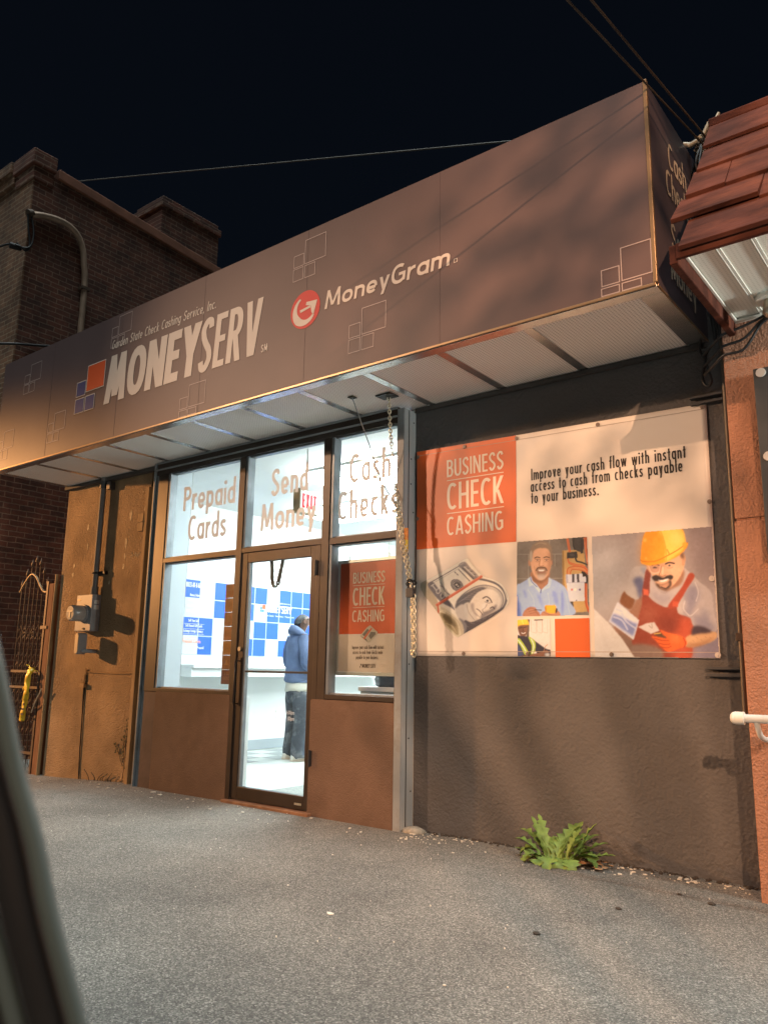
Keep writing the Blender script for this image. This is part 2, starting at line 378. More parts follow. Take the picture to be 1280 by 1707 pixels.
def text_width(s, h, k, sp): return sum(glyph(c, h, k)[0] for c in s)+sp*(len(s)-1)
GC = {}
def layout(s, h=.07, k=1, sp=.085, slant=0, size=1, x0=0, y0=0, width=None, align='l'):
    """tris in 2D. If width is given the letters are condensed or widened to fill it"""
    if width is not None:
        t = width/size; lo, hi = .2, 4
        for _ in range(24):
            k = (lo+hi)/2
            if text_width(s, h, k, sp) < t: lo = k
            else: hi = k
    V = []; F = []; x = 0; tw = text_width(s, h, k, sp)
    if align == 'c': x = -tw/2
    for c in s:
        key = (c, round(h, 4), round(k, 4))
        if key not in GC:
            gw, S, P = glyph(c, h, k); pl = list(P)
            for q in S: pl += ribbon(q, h)
            GC[key] = (gw, union(pl))
        gw, (gv, gf) = GC[key]
        o = len(V); V += [(x0+(x+px+slant*py)*size, y0+py*size) for px, py in gv]; F += [[i+o for i in f] for f in gf]
        x += gw+sp
    return V, F
def flat(name, VF, to3, mat, parent=None, origin=None):
    """a printed or cut-vinyl flat shape: 2D faces mapped onto a plane"""
    V = []; F = []
    for v, f in (VF if isinstance(VF, list) else [VF]):
        o = len(V); V += [to3(*p) for p in v]; F += [[i+o for i in q] for q in f]
    me = bpy.data.meshes.new(name); me.from_pydata(V, [], F)
    return link(name, me, mat, parent, origin)
def rect2(x0, x1, y0, y1): return [(x0, y0), (x1, y0), (x1, y1), (x0, y1)], [[0, 1, 2, 3]]
def outline2(x0, x1, y0, y1, t):
    v = [(x0, y0), (x1, y0), (x1, y1), (x0, y1), (x0+t, y0+t), (x1-t, y0+t), (x1-t, y1-t), (x0+t, y1-t)]
    return v, [[0, 1, 5, 4], [1, 2, 6, 5], [2, 3, 7, 6], [3, 0, 4, 7]]
def poly2(p): return [tuple(q[:2]) for q in p], [list(range(len(p)))]
# ------------------------------------------------------------------ palette
m_bronze = M('bronze_aluminium', (.028, .019, .014), rough=.42, metal=.25, var=.2, vs=6, bump=.05, bs=90)
m_bronze_dk = M('dark_bronze_joint', (.018, .014, .012), rough=.6)  # near-black bronze for joints, plates and small fittings
m_bead = M('grey_glazing_bead', (.20, .22, .24), rough=.45, metal=.3, var=.15, vs=9)
m_steel = M('grey_painted_steel', (.21, .235, .255), rough=.5, var=.12, vs=5, dirt=(.12, .10, .08), ds=3, bump=.08, bs=40)
m_steel_dk = M('dark_grey_steel', (.055, .056, .060), rough=.55, var=.2, vs=5)
m_wall_grey = stucco_mat('grey_trowelled_stucco', (.102, .099, .101), bump=.8, sc=22, var=.10, dirt=(.088, .080, .076), ds=1.0, dist=.012)
m_wall_dark = M('dark_grey_header', (.06, .056, .054), rough=.8, var=.15, vs=3, bump=.2, bs=30)
m_wall_tan = stucco_mat('tan_pebbled_stucco', (.36, .245, .14), bump=.95, sc=34, var=.28, dirt=(.20, .13, .07), ds=1.6, dist=.02)
m_bulk = stucco_mat('brown_bulkhead_stucco', (.128, .080, .057), bump=.6, sc=52, var=.22, dirt=(.085, .05, .034), ds=2.4, dist=.010)
m_purple = M('dark_plum_paint', (.075, .052, .052), rough=.75, var=.25, vs=5, bump=.25, bs=35)
m_wood = M('weathered_trim_board', (.36, .235, .12), rough=.8, var=.25, vs=5, stretch=(8, 8, .8), bump=.25, bs=20)
m_thr = M('worn_wood_threshold', (.20, .10, .055), rough=.8, var=.4, vs=9, bump=.3, bs=40)
m_int_white = M('interior_white_paint', (.84, .855, .85), rough=.7, var=.03, vs=1.5)
m_int_blue = M('interior_pale_blue', (.60, .66, .71), rough=.7)  # bluish tone; on the low partition it holds the unlit side
m_glass = glass_mat('window_glass')
m_vinyl = vinyl_mat('frosted_white_vinyl', (.56, .58, .59), .09)
m_vinyl_edge = M('vinyl_cut_edge', (.92, .94, .92), rough=.5, emit=(.9, 1, 1), est=0)
m_black = M('black_rubber', (.012, .012, .013), rough=.6)
m_blackplastic = M('black_plastic', (.02, .02, .022), rough=.4)
m_zinc = M('zinc_chain', (.62, .57, .45), rough=.32, metal=.9, var=.2, vs=20)
m_cream = M('yellowed_cream_plastic', (.42, .38, .28), rough=.5)

# ------------------------------------------------------------------ ground
def gz(x, y):
    t = min(1, max(0, (-6.5-x)/2.2)); t = t*t*(3-2*t)
    return -.012-.095*t+.006*math.sin(x*1.7+y*.8)*math.cos(y*1.3-x*.4)
def ground():
    xs = sorted(set([-90, -60, -40, -25, -16]+[round(-12+.25*i, 3) for i in range(80)]+[9, 12, 18, 30, 50, 90]))
    ys = sorted(set([-90, -60, -40, -25, -15, -10]+[round(-8+.25*i, 3) for i in range(38)]+[3, 6, 15, 40, 90]))
    vs = [(x, y, gz(x, y)) for y in ys for x in xs]; n = len(xs)
    fs = [(j*n+i, j*n+i+1, (j+1)*n+i+1, (j+1)*n+i) for j in range(len(ys)-1) for i in range(n-1)]
    m = M('asphalt', (.16, .155, .145), rough=.92, spec=.25)
    nn = m.node_tree.nodes; L = m.node_tree.links; b = nn['Principled BSDF']; tc = nn.new('ShaderNodeTexCoord')
    v = nn.new('ShaderNodeTexVoronoi'); v.inputs['Scale'].default_value = 175; v.inputs['Randomness'].default_value = 1
    L.new(tc.outputs['Object'], v.inputs['Vector'])
    sp = nn.new('ShaderNodeSeparateColor'); L.new(v.outputs['Color'], sp.inputs[0])
    r1 = nn.new('ShaderNodeValToRGB'); e = r1.color_ramp.elements
    e[0].position = 0; e[0].color = (.095, .093, .088, 1); e[1].position = 1; e[1].color = (.40, .39, .36, 1)
    q = e.new(.62); q.color = (.185, .182, .17, 1); q = e.new(.9); q.color = (.27, .265, .245, 1)
    L.new(sp.outputs[0], r1.inputs[0])
    big = nn.new('ShaderNodeTexNoise'); big.inputs['Scale'].default_value = .9; big.inputs['Detail'].default_value = 9; big.inputs['Roughness'].default_value = .62
    L.new(tc.outputs['Object'], big.inputs['Vector'])
    r2_ = nn.new('ShaderNodeValToRGB'); r2_.color_ramp.elements[0].position = .32; r2_.color_ramp.elements[0].color = (.66, .66, .66, 1)
    r2_.color_ramp.elements[1].position = .66; r2_.color_ramp.elements[1].color = (1.12, 1.1, 1.06, 1)
    L.new(big.outputs['Fac'], r2_.inputs[0])
    mx = nn.new('ShaderNodeMix'); mx.data_type = 'RGBA'; mx.blend_type = 'MULTIPLY'; mx.inputs['Factor'].default_value = 1
    L.new(r1.outputs[0], mx.inputs['A']); L.new(r2_.outputs[0], mx.inputs['B']); L.new(mx.outputs['Result'], b.inputs['Base Color'])
    n3 = nn.new('ShaderNodeTexNoise'); n3.inputs['Scale'].default_value = 60; n3.inputs['Detail'].default_value = 5; L.new(tc.outputs['Object'], n3.inputs['Vector'])
    ad = nn.new('ShaderNodeMath'); ad.operation = 'MULTIPLY_ADD'; ad.inputs[1].default_value = -.9
    L.new(v.outputs['Distance'], ad.inputs[0]); L.new(n3.outputs['Fac'], ad.inputs[2])
    bp = nn.new('ShaderNodeBump'); bp.inputs['Strength'].default_value = .75; bp.inputs['Distance'].default_value = .008
    L.new(ad.outputs[0], bp.inputs['Height']); L.new(bp.outputs[0], b.inputs['Normal'])
    o = MB().add(vs, fs, True).build('asphalt_ground', m); props(o, kind='structure')
ground()

# ------------------------------------------------------------------ the shop building
shop = thing('shop_building', (-4.9, .15, 0), 'single storey check cashing shop with lit glass front and grey stucco side wall', 'shop')
MB().box(-3.503, -1.135, .15, .42, -.15, 3.6).build('stucco_wall', m_wall_grey, shop, bevel=.004)['label'] = 'dark grey trowelled stucco wall behind the banner'
MB().box(-8.50, -6.892, .12, .30, -.3, 3.6).build('stucco_wall', m_wall_tan, shop, bevel=.006)['label'] = 'tan stucco wall behind the electric meter'
MB().box(-6.835, -6.69, .16, .30, -.3, 3.6).build('recess_panel', m_steel_dk, shop)
MB().box(-6.89, -6.836, .055, .20, -.3, 2.93).build('trim_board', m_wood, shop, bevel=.004)
t = MB(); t.box(-6.685, -6.665, -.004, .28, -.2, 3.135); t.box(-6.664, -6.61, .02, .05, -.2, 3.135); t.build('side_channel', m_steel, shop, bevel=.002)
MB().box(-6.608, -6.416, .012, .28, -.2, .862).build('jamb_wall', m_purple, shop, bevel=.003)
for x0, x1 in ((-6.414, -5.362), (-4.404, -3.572)):
    b = MB(); n = 8; b.prism(rbox(x0, x1, -.12, .868, .018), 'y', .0, .16); b.build('bulkhead', m_bulk, shop)
# aluminium framing
f = MB()
f.box(-6.645, -3.572, .004, .12, 3.006, 3.138)             # head
f.box(-6.612, -6.452, .006, .11, .865, 3.003)              # left jamb
f.box(-5.388, -5.310, .002, .115, .80, 3.004)              # mullion left of door
f.box(-4.345, -4.262, .002, .115, .80, 3.004)              # mullion right of door
f.box(-5.3095, -4.3455, .004, .112, 2.108, 2.154)          # door head
f.box(-6.451, -5.389, .006, .110, 2.096, 2.142)            # transom left
f.box(-4.2615, -3.5725, .006, .110, 2.096, 2.152)          # transom right
f.box(-6.451, -5.389, .003, .118, .866, .898)              # sill left
f.box(-4.2615, -3.5725, .003, .118, .872, .908)            # sill right
f.box(-5.3605, -5.309, .001, .115, -.05, .7995)            # door jamb left lower
f.box(-4.390, -4.346, .001, .115, -.05, 2.107)             # door jamb right
f.build('storefront_frame', m_bronze, shop, bevel=.003)
g = MB(); g.box(-6.645, -3.573, -.012, .0035, 3.052, 3.066); g.box(-6.645, -3.573, -.006, .0038, 3.12, 3.137)
g.build('head_trim', m_steel, shop, bevel=.001)
pp = MB(); pp.box(-3.570, -3.5045, -.004, .149, -.1, 3.118)
pp.build('corner_post', m_steel, shop, bevel=.004)
MB().box(-3.5044, -3.5015, .002, .148, 0, 3.115).build('post_lit_side', M('lit_side_steel', (.29, .315, .335), rough=.6, var=.08, vs=5, dirt=(.25, .24, .22), ds=2.5), shop, bevel=.001)  # post side coloured paler and bluer, standing for cool light on it
pp = MB(); pp.box(-3.5012, -3.5002, .052, .062, 0, 3.11); 
for z in (.25, .62, 1.15, 1.49, 1.9, 2.3, 2.52, 2.72, 3.02):
    pp.prism(circ(.10+.02*math.sin(z*9), z, .006, 8), 'x', -3.5014, -3.4985)
pp.build('post_joint', m_bronze_dk, shop)
MB().box(-3.5712, -3.5702, -.003, .002, 0, 3).build('post_face_edge', m_bronze, shop)
MB().box(-5.36, -4.36, -.045, .11, -.05, .012).build('threshold', m_thr, shop, bevel=.006)
# glazing
PANES = []
def window(label, x0, x1, z0, z1, letters=()):
    b = MB(); t = .016
    b.box(x0, x0+.028, .012, .098, z0, z1); b.box(x1-t, x1, .03, .09, z0, z1)
    b.box(x0+.028, x1-t, .03, .09, z0, z0+.012); b.box(x0+.028, x1-t, .03, .09, z1-.012, z1)
    wd = b.build('window', m_bead, shop, bevel=.002); wd['label'] = label
    MB().box(x0+.026, x1-t+.002, .052, .058, z0+.010, z1-.010).build('pane', m_glass, wd)
    for vf in letters: flat('lettering', vf, lambda u, v: (u, .049, v), m_vinyl, wd)
    return wd
def wtxt(s, x0, x1, base, cap, h=.071): return layout(s, h=h, size=cap, x0=x0, y0=base, width=x1-x0, sp=.075)
window('upper left window lettered Prepaid Cards', -6.4515, -5.3885, 2.1425, 3.0055, [wtxt('Prepaid', -6.245, -5.485, 2.600, .243), wtxt('Cards', -6.145, -5.59, 2.298, .243)])
window('upper window over the door lettered Send Money', -5.3095, -4.3455, 2.1545, 3.0055, [wtxt('Send', -5.01, -4.56, 2.600, .243), wtxt('Money', -5.128, -4.462, 2.295, .243)])
window('upper right window lettered Cash Checks', -4.2615, -3.5725, 2.1525, 3.0055, [wtxt('Cash', -4.10, -3.668, 2.595, .243), wtxt('Checks', -4.215, -3.585, 2.295, .243)])
window('wide lower window left of the door', -6.4515, -5.3885, .8985, 2.0955)
window('narrow lower window behind the hanging poster', -4.2615, -3.5725, .9085, 2.0955)
# door
d = MB()
d.box(-5.307, -5.226, .010, .060, .02, 2.105); d.box(-4.460, -4.392, .010, .060, .02, 2.105)
d.box(-5.2255, -4.4605, .010, .060, 2.016, 2.105); d.box(-5.2255, -4.4605, .010, .060, .02, .122)
door = d.build('door', m_bronze, shop, bevel=.004)
MB().box(-5.228, -4.458, .036, .042, .120, 2.018).build('glass_pane', m_glass, door)
b = MB(); b.box(-5.2255, -5.204, .016, .056, .122, 2.016); b.build('glazing_bead', m_bead, door, bevel=.002)
MB().box(-5.2035, -4.4605, .020, .058, 1.062, 1.080).build('push_bar', m_blackplastic, door, bevel=.003)
hp = MB(); hp.tube([(-5.268, .008, 1.16), (-5.268, -.040, 1.16), (-5.268, -.040, .80), (-5.268, .008, .80)], .008, 8)
hp.box(-5.289, -5.247, .004, .0095, .78, 1.19); hp.build('pull_handle', m_bronze, door)
hp = MB(); hp.prism(circ(-5.27, 1.262, .019, 16), 'y', -.004, .0095); hp.build('lock_cylinder', m_zinc, door)
for z in (1.86, .36):
    hp = MB(); hp.box(-4.402, -4.372, -.012, .0005, z, z+.115); hp.tube([(-4.387, -.014, z-.006), (-4.387, -.014, z+.121)], .009, 8); hp.build('hinge', m_blackplastic, door)
MB().box(-4.55, -4.475, .0075, .0098, .052, .068).build('maker_plate', m_zinc, door)
hr = [layout(s, h=.055, size=.030, x0=-4.83, y0=z, sp=.08, k=1.1) for s, z in (('9:00am - 6:00pm', .735), ('9:00am - 5:00pm', .688), ('Closed', .641))]
flat('hours_lettering', hr, lambda u, v: (u, .0335, v), m_vinyl, door)
# shell behind the glass
sh = MB()
sh.box(-3.57, -3.505, .16, 6.2, -.1, 3.3); sh.box(-8.2, -3.505, 6.0, 6.2, -.1, 3.3); sh.box(-8.2, -7.975, .326, 6.0, -.1, 3.3)
sh.build('interior_wall', m_int_white, shop)
MB().box(-8.2, -6.575, .305, .325, -.1, 3.3).build('interior_partition', m_int_blue, shop)
MB().box(-6.6, -6.451, .111, .30, .90, 3.2).build('interior_jamb', m_int_blue, shop)
ce = MB(); ce.box(-8.2, -3.505, .13, 6.2, 3.15, 3.3); ce.build('ceiling', m_int_white, shop)
m_floor = M('pale_floor_tile', (.62, .66, .63), rough=.35, var=.06, vs=3)
MB().box(-8.2, -3.58, .125, 6.0, -.12, .03).build('interior_floor', m_floor, shop)
m_tile = M('grey_border_tile', (.30, .33, .34), rough=.35)
tl = []
for i in range(9):
    for j in range(3):
        if (i+j) % 2 == 0: tl.append(rect2(-7.86+.30*j, -7.86+.30*(j+1), 1.6+.30*i, 1.6+.30*(i+1)))
flat('border_tiles', tl, lambda u, v: (u, v, .034), m_tile, shop)
MB().box(-7.974, -7.95, 1.41, 5.99, .035, .16).build('baseboard', M('grey_baseboard', (.33, .37, .40), rough=.6), shop, bevel=.003)
MB().box(-8.45, -1.2, .45, 6.4, 3.31, 3.75).build('roof', m_wall_dark, shop)
MB().box(-3.5, -1.2, .43, .46, -.1, 3.6).build('inner_lining', m_wall_dark, shop)
sl_ = MB(); sl_.box(-8.5, -3.51, .31, .44, 3.305, 3.6); sl_.build('header', m_wall_dark, shop)
hd_ = MB(); hd_.box(-6.832, -6.60, .301, .42, -.2, 3.6); hd_.build('jamb_backing', m_steel_dk, shop)

# ------------------------------------------------------------------ canopy sign box
sgn = thing('canopy_sign', (-4.9, -.78, 3.14), 'long brown sign box with white lettering running over the shop front', 'shop sign')
m_face = M('printed_sign_vinyl', (.106, .068, .066), rough=.5, var=.10, vs=1.3, bump=.10, bs=2.2, bd=2, bdist=.02, spec=.45)
m_ret = M('printed_return_vinyl', (.085, .066, .078), rough=.45, var=.12, vs=2, spec=.45)
m_trim = M('bronze_edge_trim', (.36, .25, .15), rough=.36, metal=.6, var=.1, vs=8)
FY, FX0, FX1, FZ0, FZ1 = -.78, -8.50, -1.262, 3.14, 4.385
fb = MB(); fb.box(FX0, FX1, FY, -.74, FZ0+.012, FZ1); fb.build('face_panel', m_face, sgn)
fb = MB(); fb.box(FX1-.04, FX1-.001, -.739, .44, FZ0+.012, FZ1-.002); fb.build('side_return', m_ret, sgn)
fb = MB(); fb.box(FX0+.001, FX0+.04, -.739, .30, FZ0+.012, FZ1-.002); fb.build('side_return', m_ret, sgn)
fb = MB(); fb.box(FX0+.05, FX1-.05, -.735, .44, FZ1-.05, FZ1-.006); fb.build('top_cover', m_steel_dk, sgn)
fb = MB(); fb.box(FX0, FX1, FY-.010, FY-.0005, FZ0, FZ0+.016); fb.box(FX1-.013, FX1+.008, FY-.012, FY+.012, FZ0+.0165, FZ1+.004)
fb.box(FX1+.0005, FX1+.006, FY+.0125, .14, FZ0, FZ0+.014)
fb.build('edge_trim', m_trim, sgn, bevel=.002)
m_soff = dots_mat('perforated_soffit', (.87, .84, .81), (.46, .43, .41), ('X', 'Y'), .021, .0058, rough=.55)
m_sbar = M('brushed_soffit_bar', (.66, .65, .64), rough=.27, metal=.9, var=.1, vs=6)
xb = [-8.46]+[-7.75+.63*i for i in range(10)]+[-1.345]
for i in range(len(xb)-1):
    MB().box(xb[i]+.032, xb[i+1]-.032, -.685, .40, 3.146, 3.156).build('soffit_panel', m_soff, sgn)
for i, x in enumerate(xb):
    w_ = .031 if 0 < i < len(xb)-1 else .04
    MB().box(x-w_, x+w_ if i < len(xb)-1 else FX1-.001, -.684, .118, 3.141, 3.153).build('soffit_bar', m_sbar, sgn, bevel=.002)
MB().box(FX0+.002, FX1-.002, -.769, -.686, 3.1405, 3.153).build('soffit_edge', m_sbar, sgn, bevel=.002)
for q in ((-8.5, -6.70, .06, .118, 3.10, 3.139), (-3.49, -1.3, .12, .149, 3.105, 3.139)): MB().box(*q).build('wall_angle', m_wall_dark, sgn, bevel=.002)
for x in (-7.45, -6.25, -5.05, -3.85, -2.65): MB().box(x-.0011, x+.0011, FY-.0012, FY-.0002, FZ0+.02, FZ1-.001).build('panel_seam', M('sign_seam', (.095, .062, .060), rough=.6), sgn)
# lettering on the face
m_let = M('sign_lettering', (.58, .49, .42), rough=.5, var=.05, vs=3)
m_org = M('orange_print', (.62, .085, .022), rough=.5)
m_blu = M('blue_print', (.035, .050, .150), rough=.5)
m_red = M('red_print', (.52, .030, .028), rough=.5)
m_lines = M('pale_line_print', (.40, .31, .285), rough=.5)
on = lambda d: (lambda u, v: (u, FY-d, v))
flat('shop_lettering', [layout('MONEY', h=.098, size=.467, x0=-6.455, y0=3.508, width=1.37, sp=.035, slant=.07),
                        layout('SERV', h=.066, size=.467, x0=-5.085, y0=3.508, width=.74, sp=.055, slant=.07),
                        layout('SM', h=.07, size=.062, x0=-4.316, y0=3.506, width=.072)], on(.003), m_let, sgn)
flat('shop_lettering', layout('Garden State Check Cashing Service, Inc.', h=.058, size=.088, x0=-6.395, y0=4.043, width=1.50, sp=.09, slant=.15), on(.003), m_let, sgn)
flat('logo_tile', rect2(-6.772, -6.482, 3.707, 3.962), on(.004), m_org, sgn)
for x0, x1, z0, z1 in ((-6.945, -6.797, 3.684, 3.824), (-6.950, -6.802, 3.512, 3.650), (-6.772, -6.626, 3.512, 3.652)):
    flat('logo_tile', rect2(x0, x1, z0, z1), on(.004), m_blu, sgn)
flat('logo_outline', [outline2(-6.781, -6.473, 3.698, 3.971, .009), outline2(-6.953, -6.789, 3.676, 3.832, .008), outline2(-6.958, -6.794, 3.504, 3.658, .008), outline2(-6.780, -6.618, 3.504, 3.660, .008)], on(.003), m_let, sgn)
flat('partner_lettering', layout('MoneyGram', h=.083, size=.140, x0=-3.66, y0=3.680, width=1.085, sp=.12, slant=.12), on(.003), m_let, sgn)
flat('registered_mark', [outline2(-2.540, -2.512, 3.684, 3.712, .004)], on(.003), m_let, sgn)
flat('round_emblem', poly2(circ(-3.857, 3.736, .150, 40)), on(.002), m_red, sgn)
em = []
arcp = [(-3.857+.105*math.cos(math.radians(a)), 3.736+.105*math.sin(math.radians(a)), .006+.026*(1-abs((a-225)/115))) for a in range(118, 330, 8)]
L_ = [(x+(x+3.857)/.105*r, z+(z-3.736)/.105*r) for x, z, r in arcp]; R_ = [(x-(x+3.857)/.105*r, z-(z-3.736)/.105*r) for x, z, r in arcp]
for i in range(len(L_)-1): em.append(([L_[i], L_[i+1], R_[i+1], R_[i]], [[0, 1, 2, 3]]))
em.append(poly2([(-3.905, 3.720), (-3.800, 3.738), (-3.806, 3.755), (-3.910, 3.742)])); em.append(poly2([(-3.845, 3.792), (-3.735, 3.782), (-3.770, 3.668), (-3.792, 3.700), (-3.800, 3.752), (-3.85, 3.768)]))
flat('emblem_arrow', em, on(.0035), m_let, sgn)
def quads(x, z, s=1, clip=None):
    r = [(0, .215, .115, .315), (-.115, -.008, .113, .215), (-.118, -.010, 0, .105), (0, .112, .0, .105)]
    o = []
    for a, b, c_, d_ in r:
        b2 = x+b*s; c2 = max(z+c_*s, FZ0+.02)
        if clip: b2 = min(b2, clip)
        if z+d_*s > c2+.02: o.append(outline2(x+a*s, b2, c2, min(z+d_*s, FZ1-.02), .006))
    return o
dec = []
for x, z, s in ((-3.880, 3.995, 1), (-3.303, 3.275, 1), (-1.450, 3.105, 1), (-5.18, 3.115, 1), (-7.32, 3.290, .95), (-7.905, 3.93, 1), (-6.305, 4.06, .95), (-8.35, 3.26, 1), (-8.08, 3.9, .0)):
    if s: flat('square_pattern', quads(x, z, s, clip=FX1-.016), on(.0025), m_lines, sgn)
onr = lambda u, v: (FX1+.0025, u, v)
rt = [layout('Cash', h=.062, size=.170, x0=-.45, y0=4.03, width=.33, sp=.07), layout('Checks', h=.062, size=.165, x0=-.515, y0=3.828, width=.46, sp=.07),
      layout('Send', h=.062, size=.165, x0=-.478, y0=3.50, width=.34, sp=.07), layout('Money', h=.062, size=.165, x0=-.525, y0=3.285, width=.46, sp=.07)]
m_rl = M('return_lettering_vinyl', (.55, .45, .34), rough=.5)
for q in rt: flat('return_lettering', q, onr, m_rl, sgn)
# ------------------------------------------------------------------ inside the shop
m_panel = M('lit_ceiling_panel', (.9, .9, .9), emit=(.94, .99, 1.0), est=49)
for x, y, lab in ((-5.0, 1.42, 'bright square ceiling light just behind the Cash Checks window'), (-6.4, 2.85, 'second bright ceiling light deeper in the shop beyond the exit sign'), (-5.0, 4.3, 'added unseen ceiling light evening out the light at the back of the shop'), (-6.6, 4.9, 'added unseen ceiling light brightening the far left corner of the shop')):  # the two rear fixtures are added, unseen, to even out the room light
    t = thing('ceiling_light', (x, y, 3.15), lab, 'ceiling light', 'ceiling lights inside the shop')
    b = MB(); b.box(x-.62, x+.62, y-.32, y-.30, 3.12, 3.149); b.box(x-.62, x+.62, y+.30, y+.32, 3.12, 3.149); b.box(x-.62, x-.60, y-.2995, y+.2995, 3.12, 3.149); b.box(x+.60, x+.62, y-.2995, y+.2995, 3.12, 3.149)
    b.build('frame', m_int_white, t)
    MB().box(x-.5995, x+.5995, y-.2995, y+.2995, 3.03, 3.149).build('diffuser', m_panel, t)
# wall mural of blue and grey squares
MX = -7.972
mur = thing('wall_mural', (MX, 3.2, 1.24), 'blue and grey checkered wall mural with shop logo behind the man', 'mural')
MB().box(MX-.001, MX+.004, 1.405, 5.2, 1.240, 2.178).build('backing', M('mural_grey', (.50, .55, .57), rough=.6), mur)
TS = .2325; blue = {(0, 0), (0, 2), (1, -1), (1, 2), (2, 0), (2, 1), (3, 1), (0, 4), (0, 5), (0, 7), (0, 8), (0, 9), (0, 10), (1, 4), (1, 6), (1, 7), (1, 8), (1, 9), (2, 5), (2, 6), (2, 8), (2, 9), (3, 4), (3, 5), (3, 7), (3, 9), (2, 11), (1, 11), (3, 12), (0, 12), (1, 13), (2, 14)}
tm = MB()
for r_, c_ in blue:
    y0 = 1.476+c_*TS+.007; z1 = 2.172-r_*TS-.006
    tm.box(MX+.0042, MX+.006, max(1.41, y0), y0+TS-.014, z1-TS+.013, z1)
tm.build('blue_square', M('mural_blue', (.012, .085, .56), rough=.5), mur)['kind'] = 'stuff'
onm = lambda d: (lambda u, v: (MX+d, u, v))
m_mlet = M('mural_lettering', (.80, .78, .72), rough=.5)
flat('mural_lettering', [layout('MONEY', h=.09, size=.098, x0=2.845, y0=1.845, width=.285, sp=.05, slant=.07), layout('SERV', h=.062, size=.098, x0=3.145, y0=1.845, width=.20, sp=.05, slant=.07),
    layout('Garden State Check Cashing Service, Inc.', h=.06, size=.022, x0=2.86, y0=1.972, width=.46, sp=.09), layout('Cash Checks   Send Money   Prepaid Cards', h=.06, size=.022, x0=2.84, y0=1.79, width=.56, sp=.09)], onm(.008), m_mlet, mur)
flat('mural_logo', rect2(2.782, 2.838, 1.884, 1.942), onm(.008), m_org, mur)
flat('mural_logo', [rect2(2.745, 2.777, 1.880, 1.912), rect2(2.745, 2.777, 1.842, 1.874), rect2(2.782, 2.814, 1.842, 1.874)], onm(.008), M('mural_teal', (.03, .16, .22), rough=.5), mur)
mt = [layout(s, h=.06, size=c_, x0=y0, y0=z, width=w_, sp=.07) for s, c_, y0, z, w_ in (('SERVICES-AT-A-GLANCE', .060, 1.425, 2.075, .36), ('Sell Your Gold', .034, 1.55, 1.645, .16), ('Sell Unused Gift Cards', .034, 1.51, 1.582, .26), ('Exchange Foreign Currency', .034, 1.48, 1.517, .30), ('Money Orders', .034, 1.55, 1.962, .16), ('Prepaid', .032, 1.71, 1.315, .1))]
mt += [rect2(1.48, 1.80, z, z+.003) for z in (1.62, 1.557, 1.495)]
flat('mural_lettering', mt, onm(.008), m_mlet, mur)
mt = [layout(s, h=.07, size=.032, x0=y0, y0=z, width=w_, sp=.07) for s, y0, z, w_ in (('Cash Checks', 1.53, 1.90, .15), ('Money Transfers', 1.51, 1.83, .17), ('Bill Payments', 1.51, 1.765, .16))]
flat('mural_lettering', mt, onm(.008), M('mural_pale_lettering', (.66, .68, .62), rough=.5), mur)
flat('mural_lettering', [layout('Prepaid Cards', h=.08, size=.042, x0=1.47, y0=1.385, width=.29, sp=.07), rect2(1.44, 1.72, 1.435, 1.439)], onm(.0085), M('mural_coral_lettering', (.72, .30, .20), rough=.5), mur)
# writing ledge along the left wall
t = thing('writing_ledge', (-7.8, 3, 1.1), 'white writing ledge along the wall below the mural', 'ledge')
MB().box(-7.973, -7.62, 1.402, 5.2, 1.085, 1.125).build('ledge_top', m_int_white, t, bevel=.004)
MB().box(-7.973, -7.66, 1.402, 5.2, .98, 1.084).build('apron', m_int_white, t, bevel=.003)
# low white panel by the door
t = thing('low_partition', (-5.8, .46, .03), 'low white partition panel standing just inside the door', 'partition')
MB().box(-6.15, -5.675, .43, .475, .03, .815).build('panel', m_int_blue, t, bevel=.003)  # white panel's less lit face put into a pale blue colour
MB().box(-5.674, -5.625, .424, .481, .03, .835).build('end_cap', m_int_white, t, bevel=.003)
MB().box(-5.29, -4.40, .14, 1.05, .031, .040).build('entrance_mat', M('grey_entrance_mat', (.30, .33, .32), rough=.95, var=.25, vs=60, bump=.3, bs=120), shop, bevel=.003)
# exit sign
t = thing('exit_sign', (-5.05, .5, 2.72), 'white exit sign with red letters hanging inside above the door', 'exit sign')
MB().box(-5.085, -5.0, .40, .655, 2.515, 2.745).build('housing', m_cream, t, bevel=.006)
MB().box(-4.9995, -4.996, .412, .643, 2.527, 2.733).build('face', M('exit_face', (.85, .85, .82), emit=(1, .93, .9), est=.5), t)
flat('lettering', layout('EXIT', h=.085, size=.135, x0=.432, y0=2.565, width=.19, sp=.11), lambda u, v: (-4.9945, u, v), M('exit_red', (.65, .01, .02), emit=(1, .03, .05), est=.55), t)
MB().tube([(-5.04, .53, 2.744), (-5.04, .53, 3.15)], .009, 8).build('stem', m_int_white, t)
# chain loop behind the door glass
def chain(pts, pitch, rl, rw, wr):
    """links threaded along a path, each turned a quarter from the last"""
    P = [Vector(p) for p in pts]; seg = [(P[i+1]-P[i]).length for i in range(len(P)-1)]; tot = sum(seg); b = MB(); s = pitch/2; k = 0
    while s < tot:
        a = s; i = 0
        while a > seg[i] and i < len(seg)-1: a -= seg[i]; i += 1
        c = P[i]+(P[i+1]-P[i])*(a/seg[i]); t = (P[i+1]-P[i]).normalized()
        ref = Vector((.6, -.8, 0)) if k % 2 else Vector((.8, .6, 0))
        u = (ref-t*ref.dot(t)); u = u.normalized() if u.length > .1 else Vector((0, 1, 0)); n = 10; loop = []
        for q in range(n+1):
            an = 2*math.pi*q/n; loop.append(c+t*(rl*math.cos(an))+u*(rw*math.sin(an)))
        b.tube(loop, wr, 5, caps=False); s += pitch; k += 1
    return b
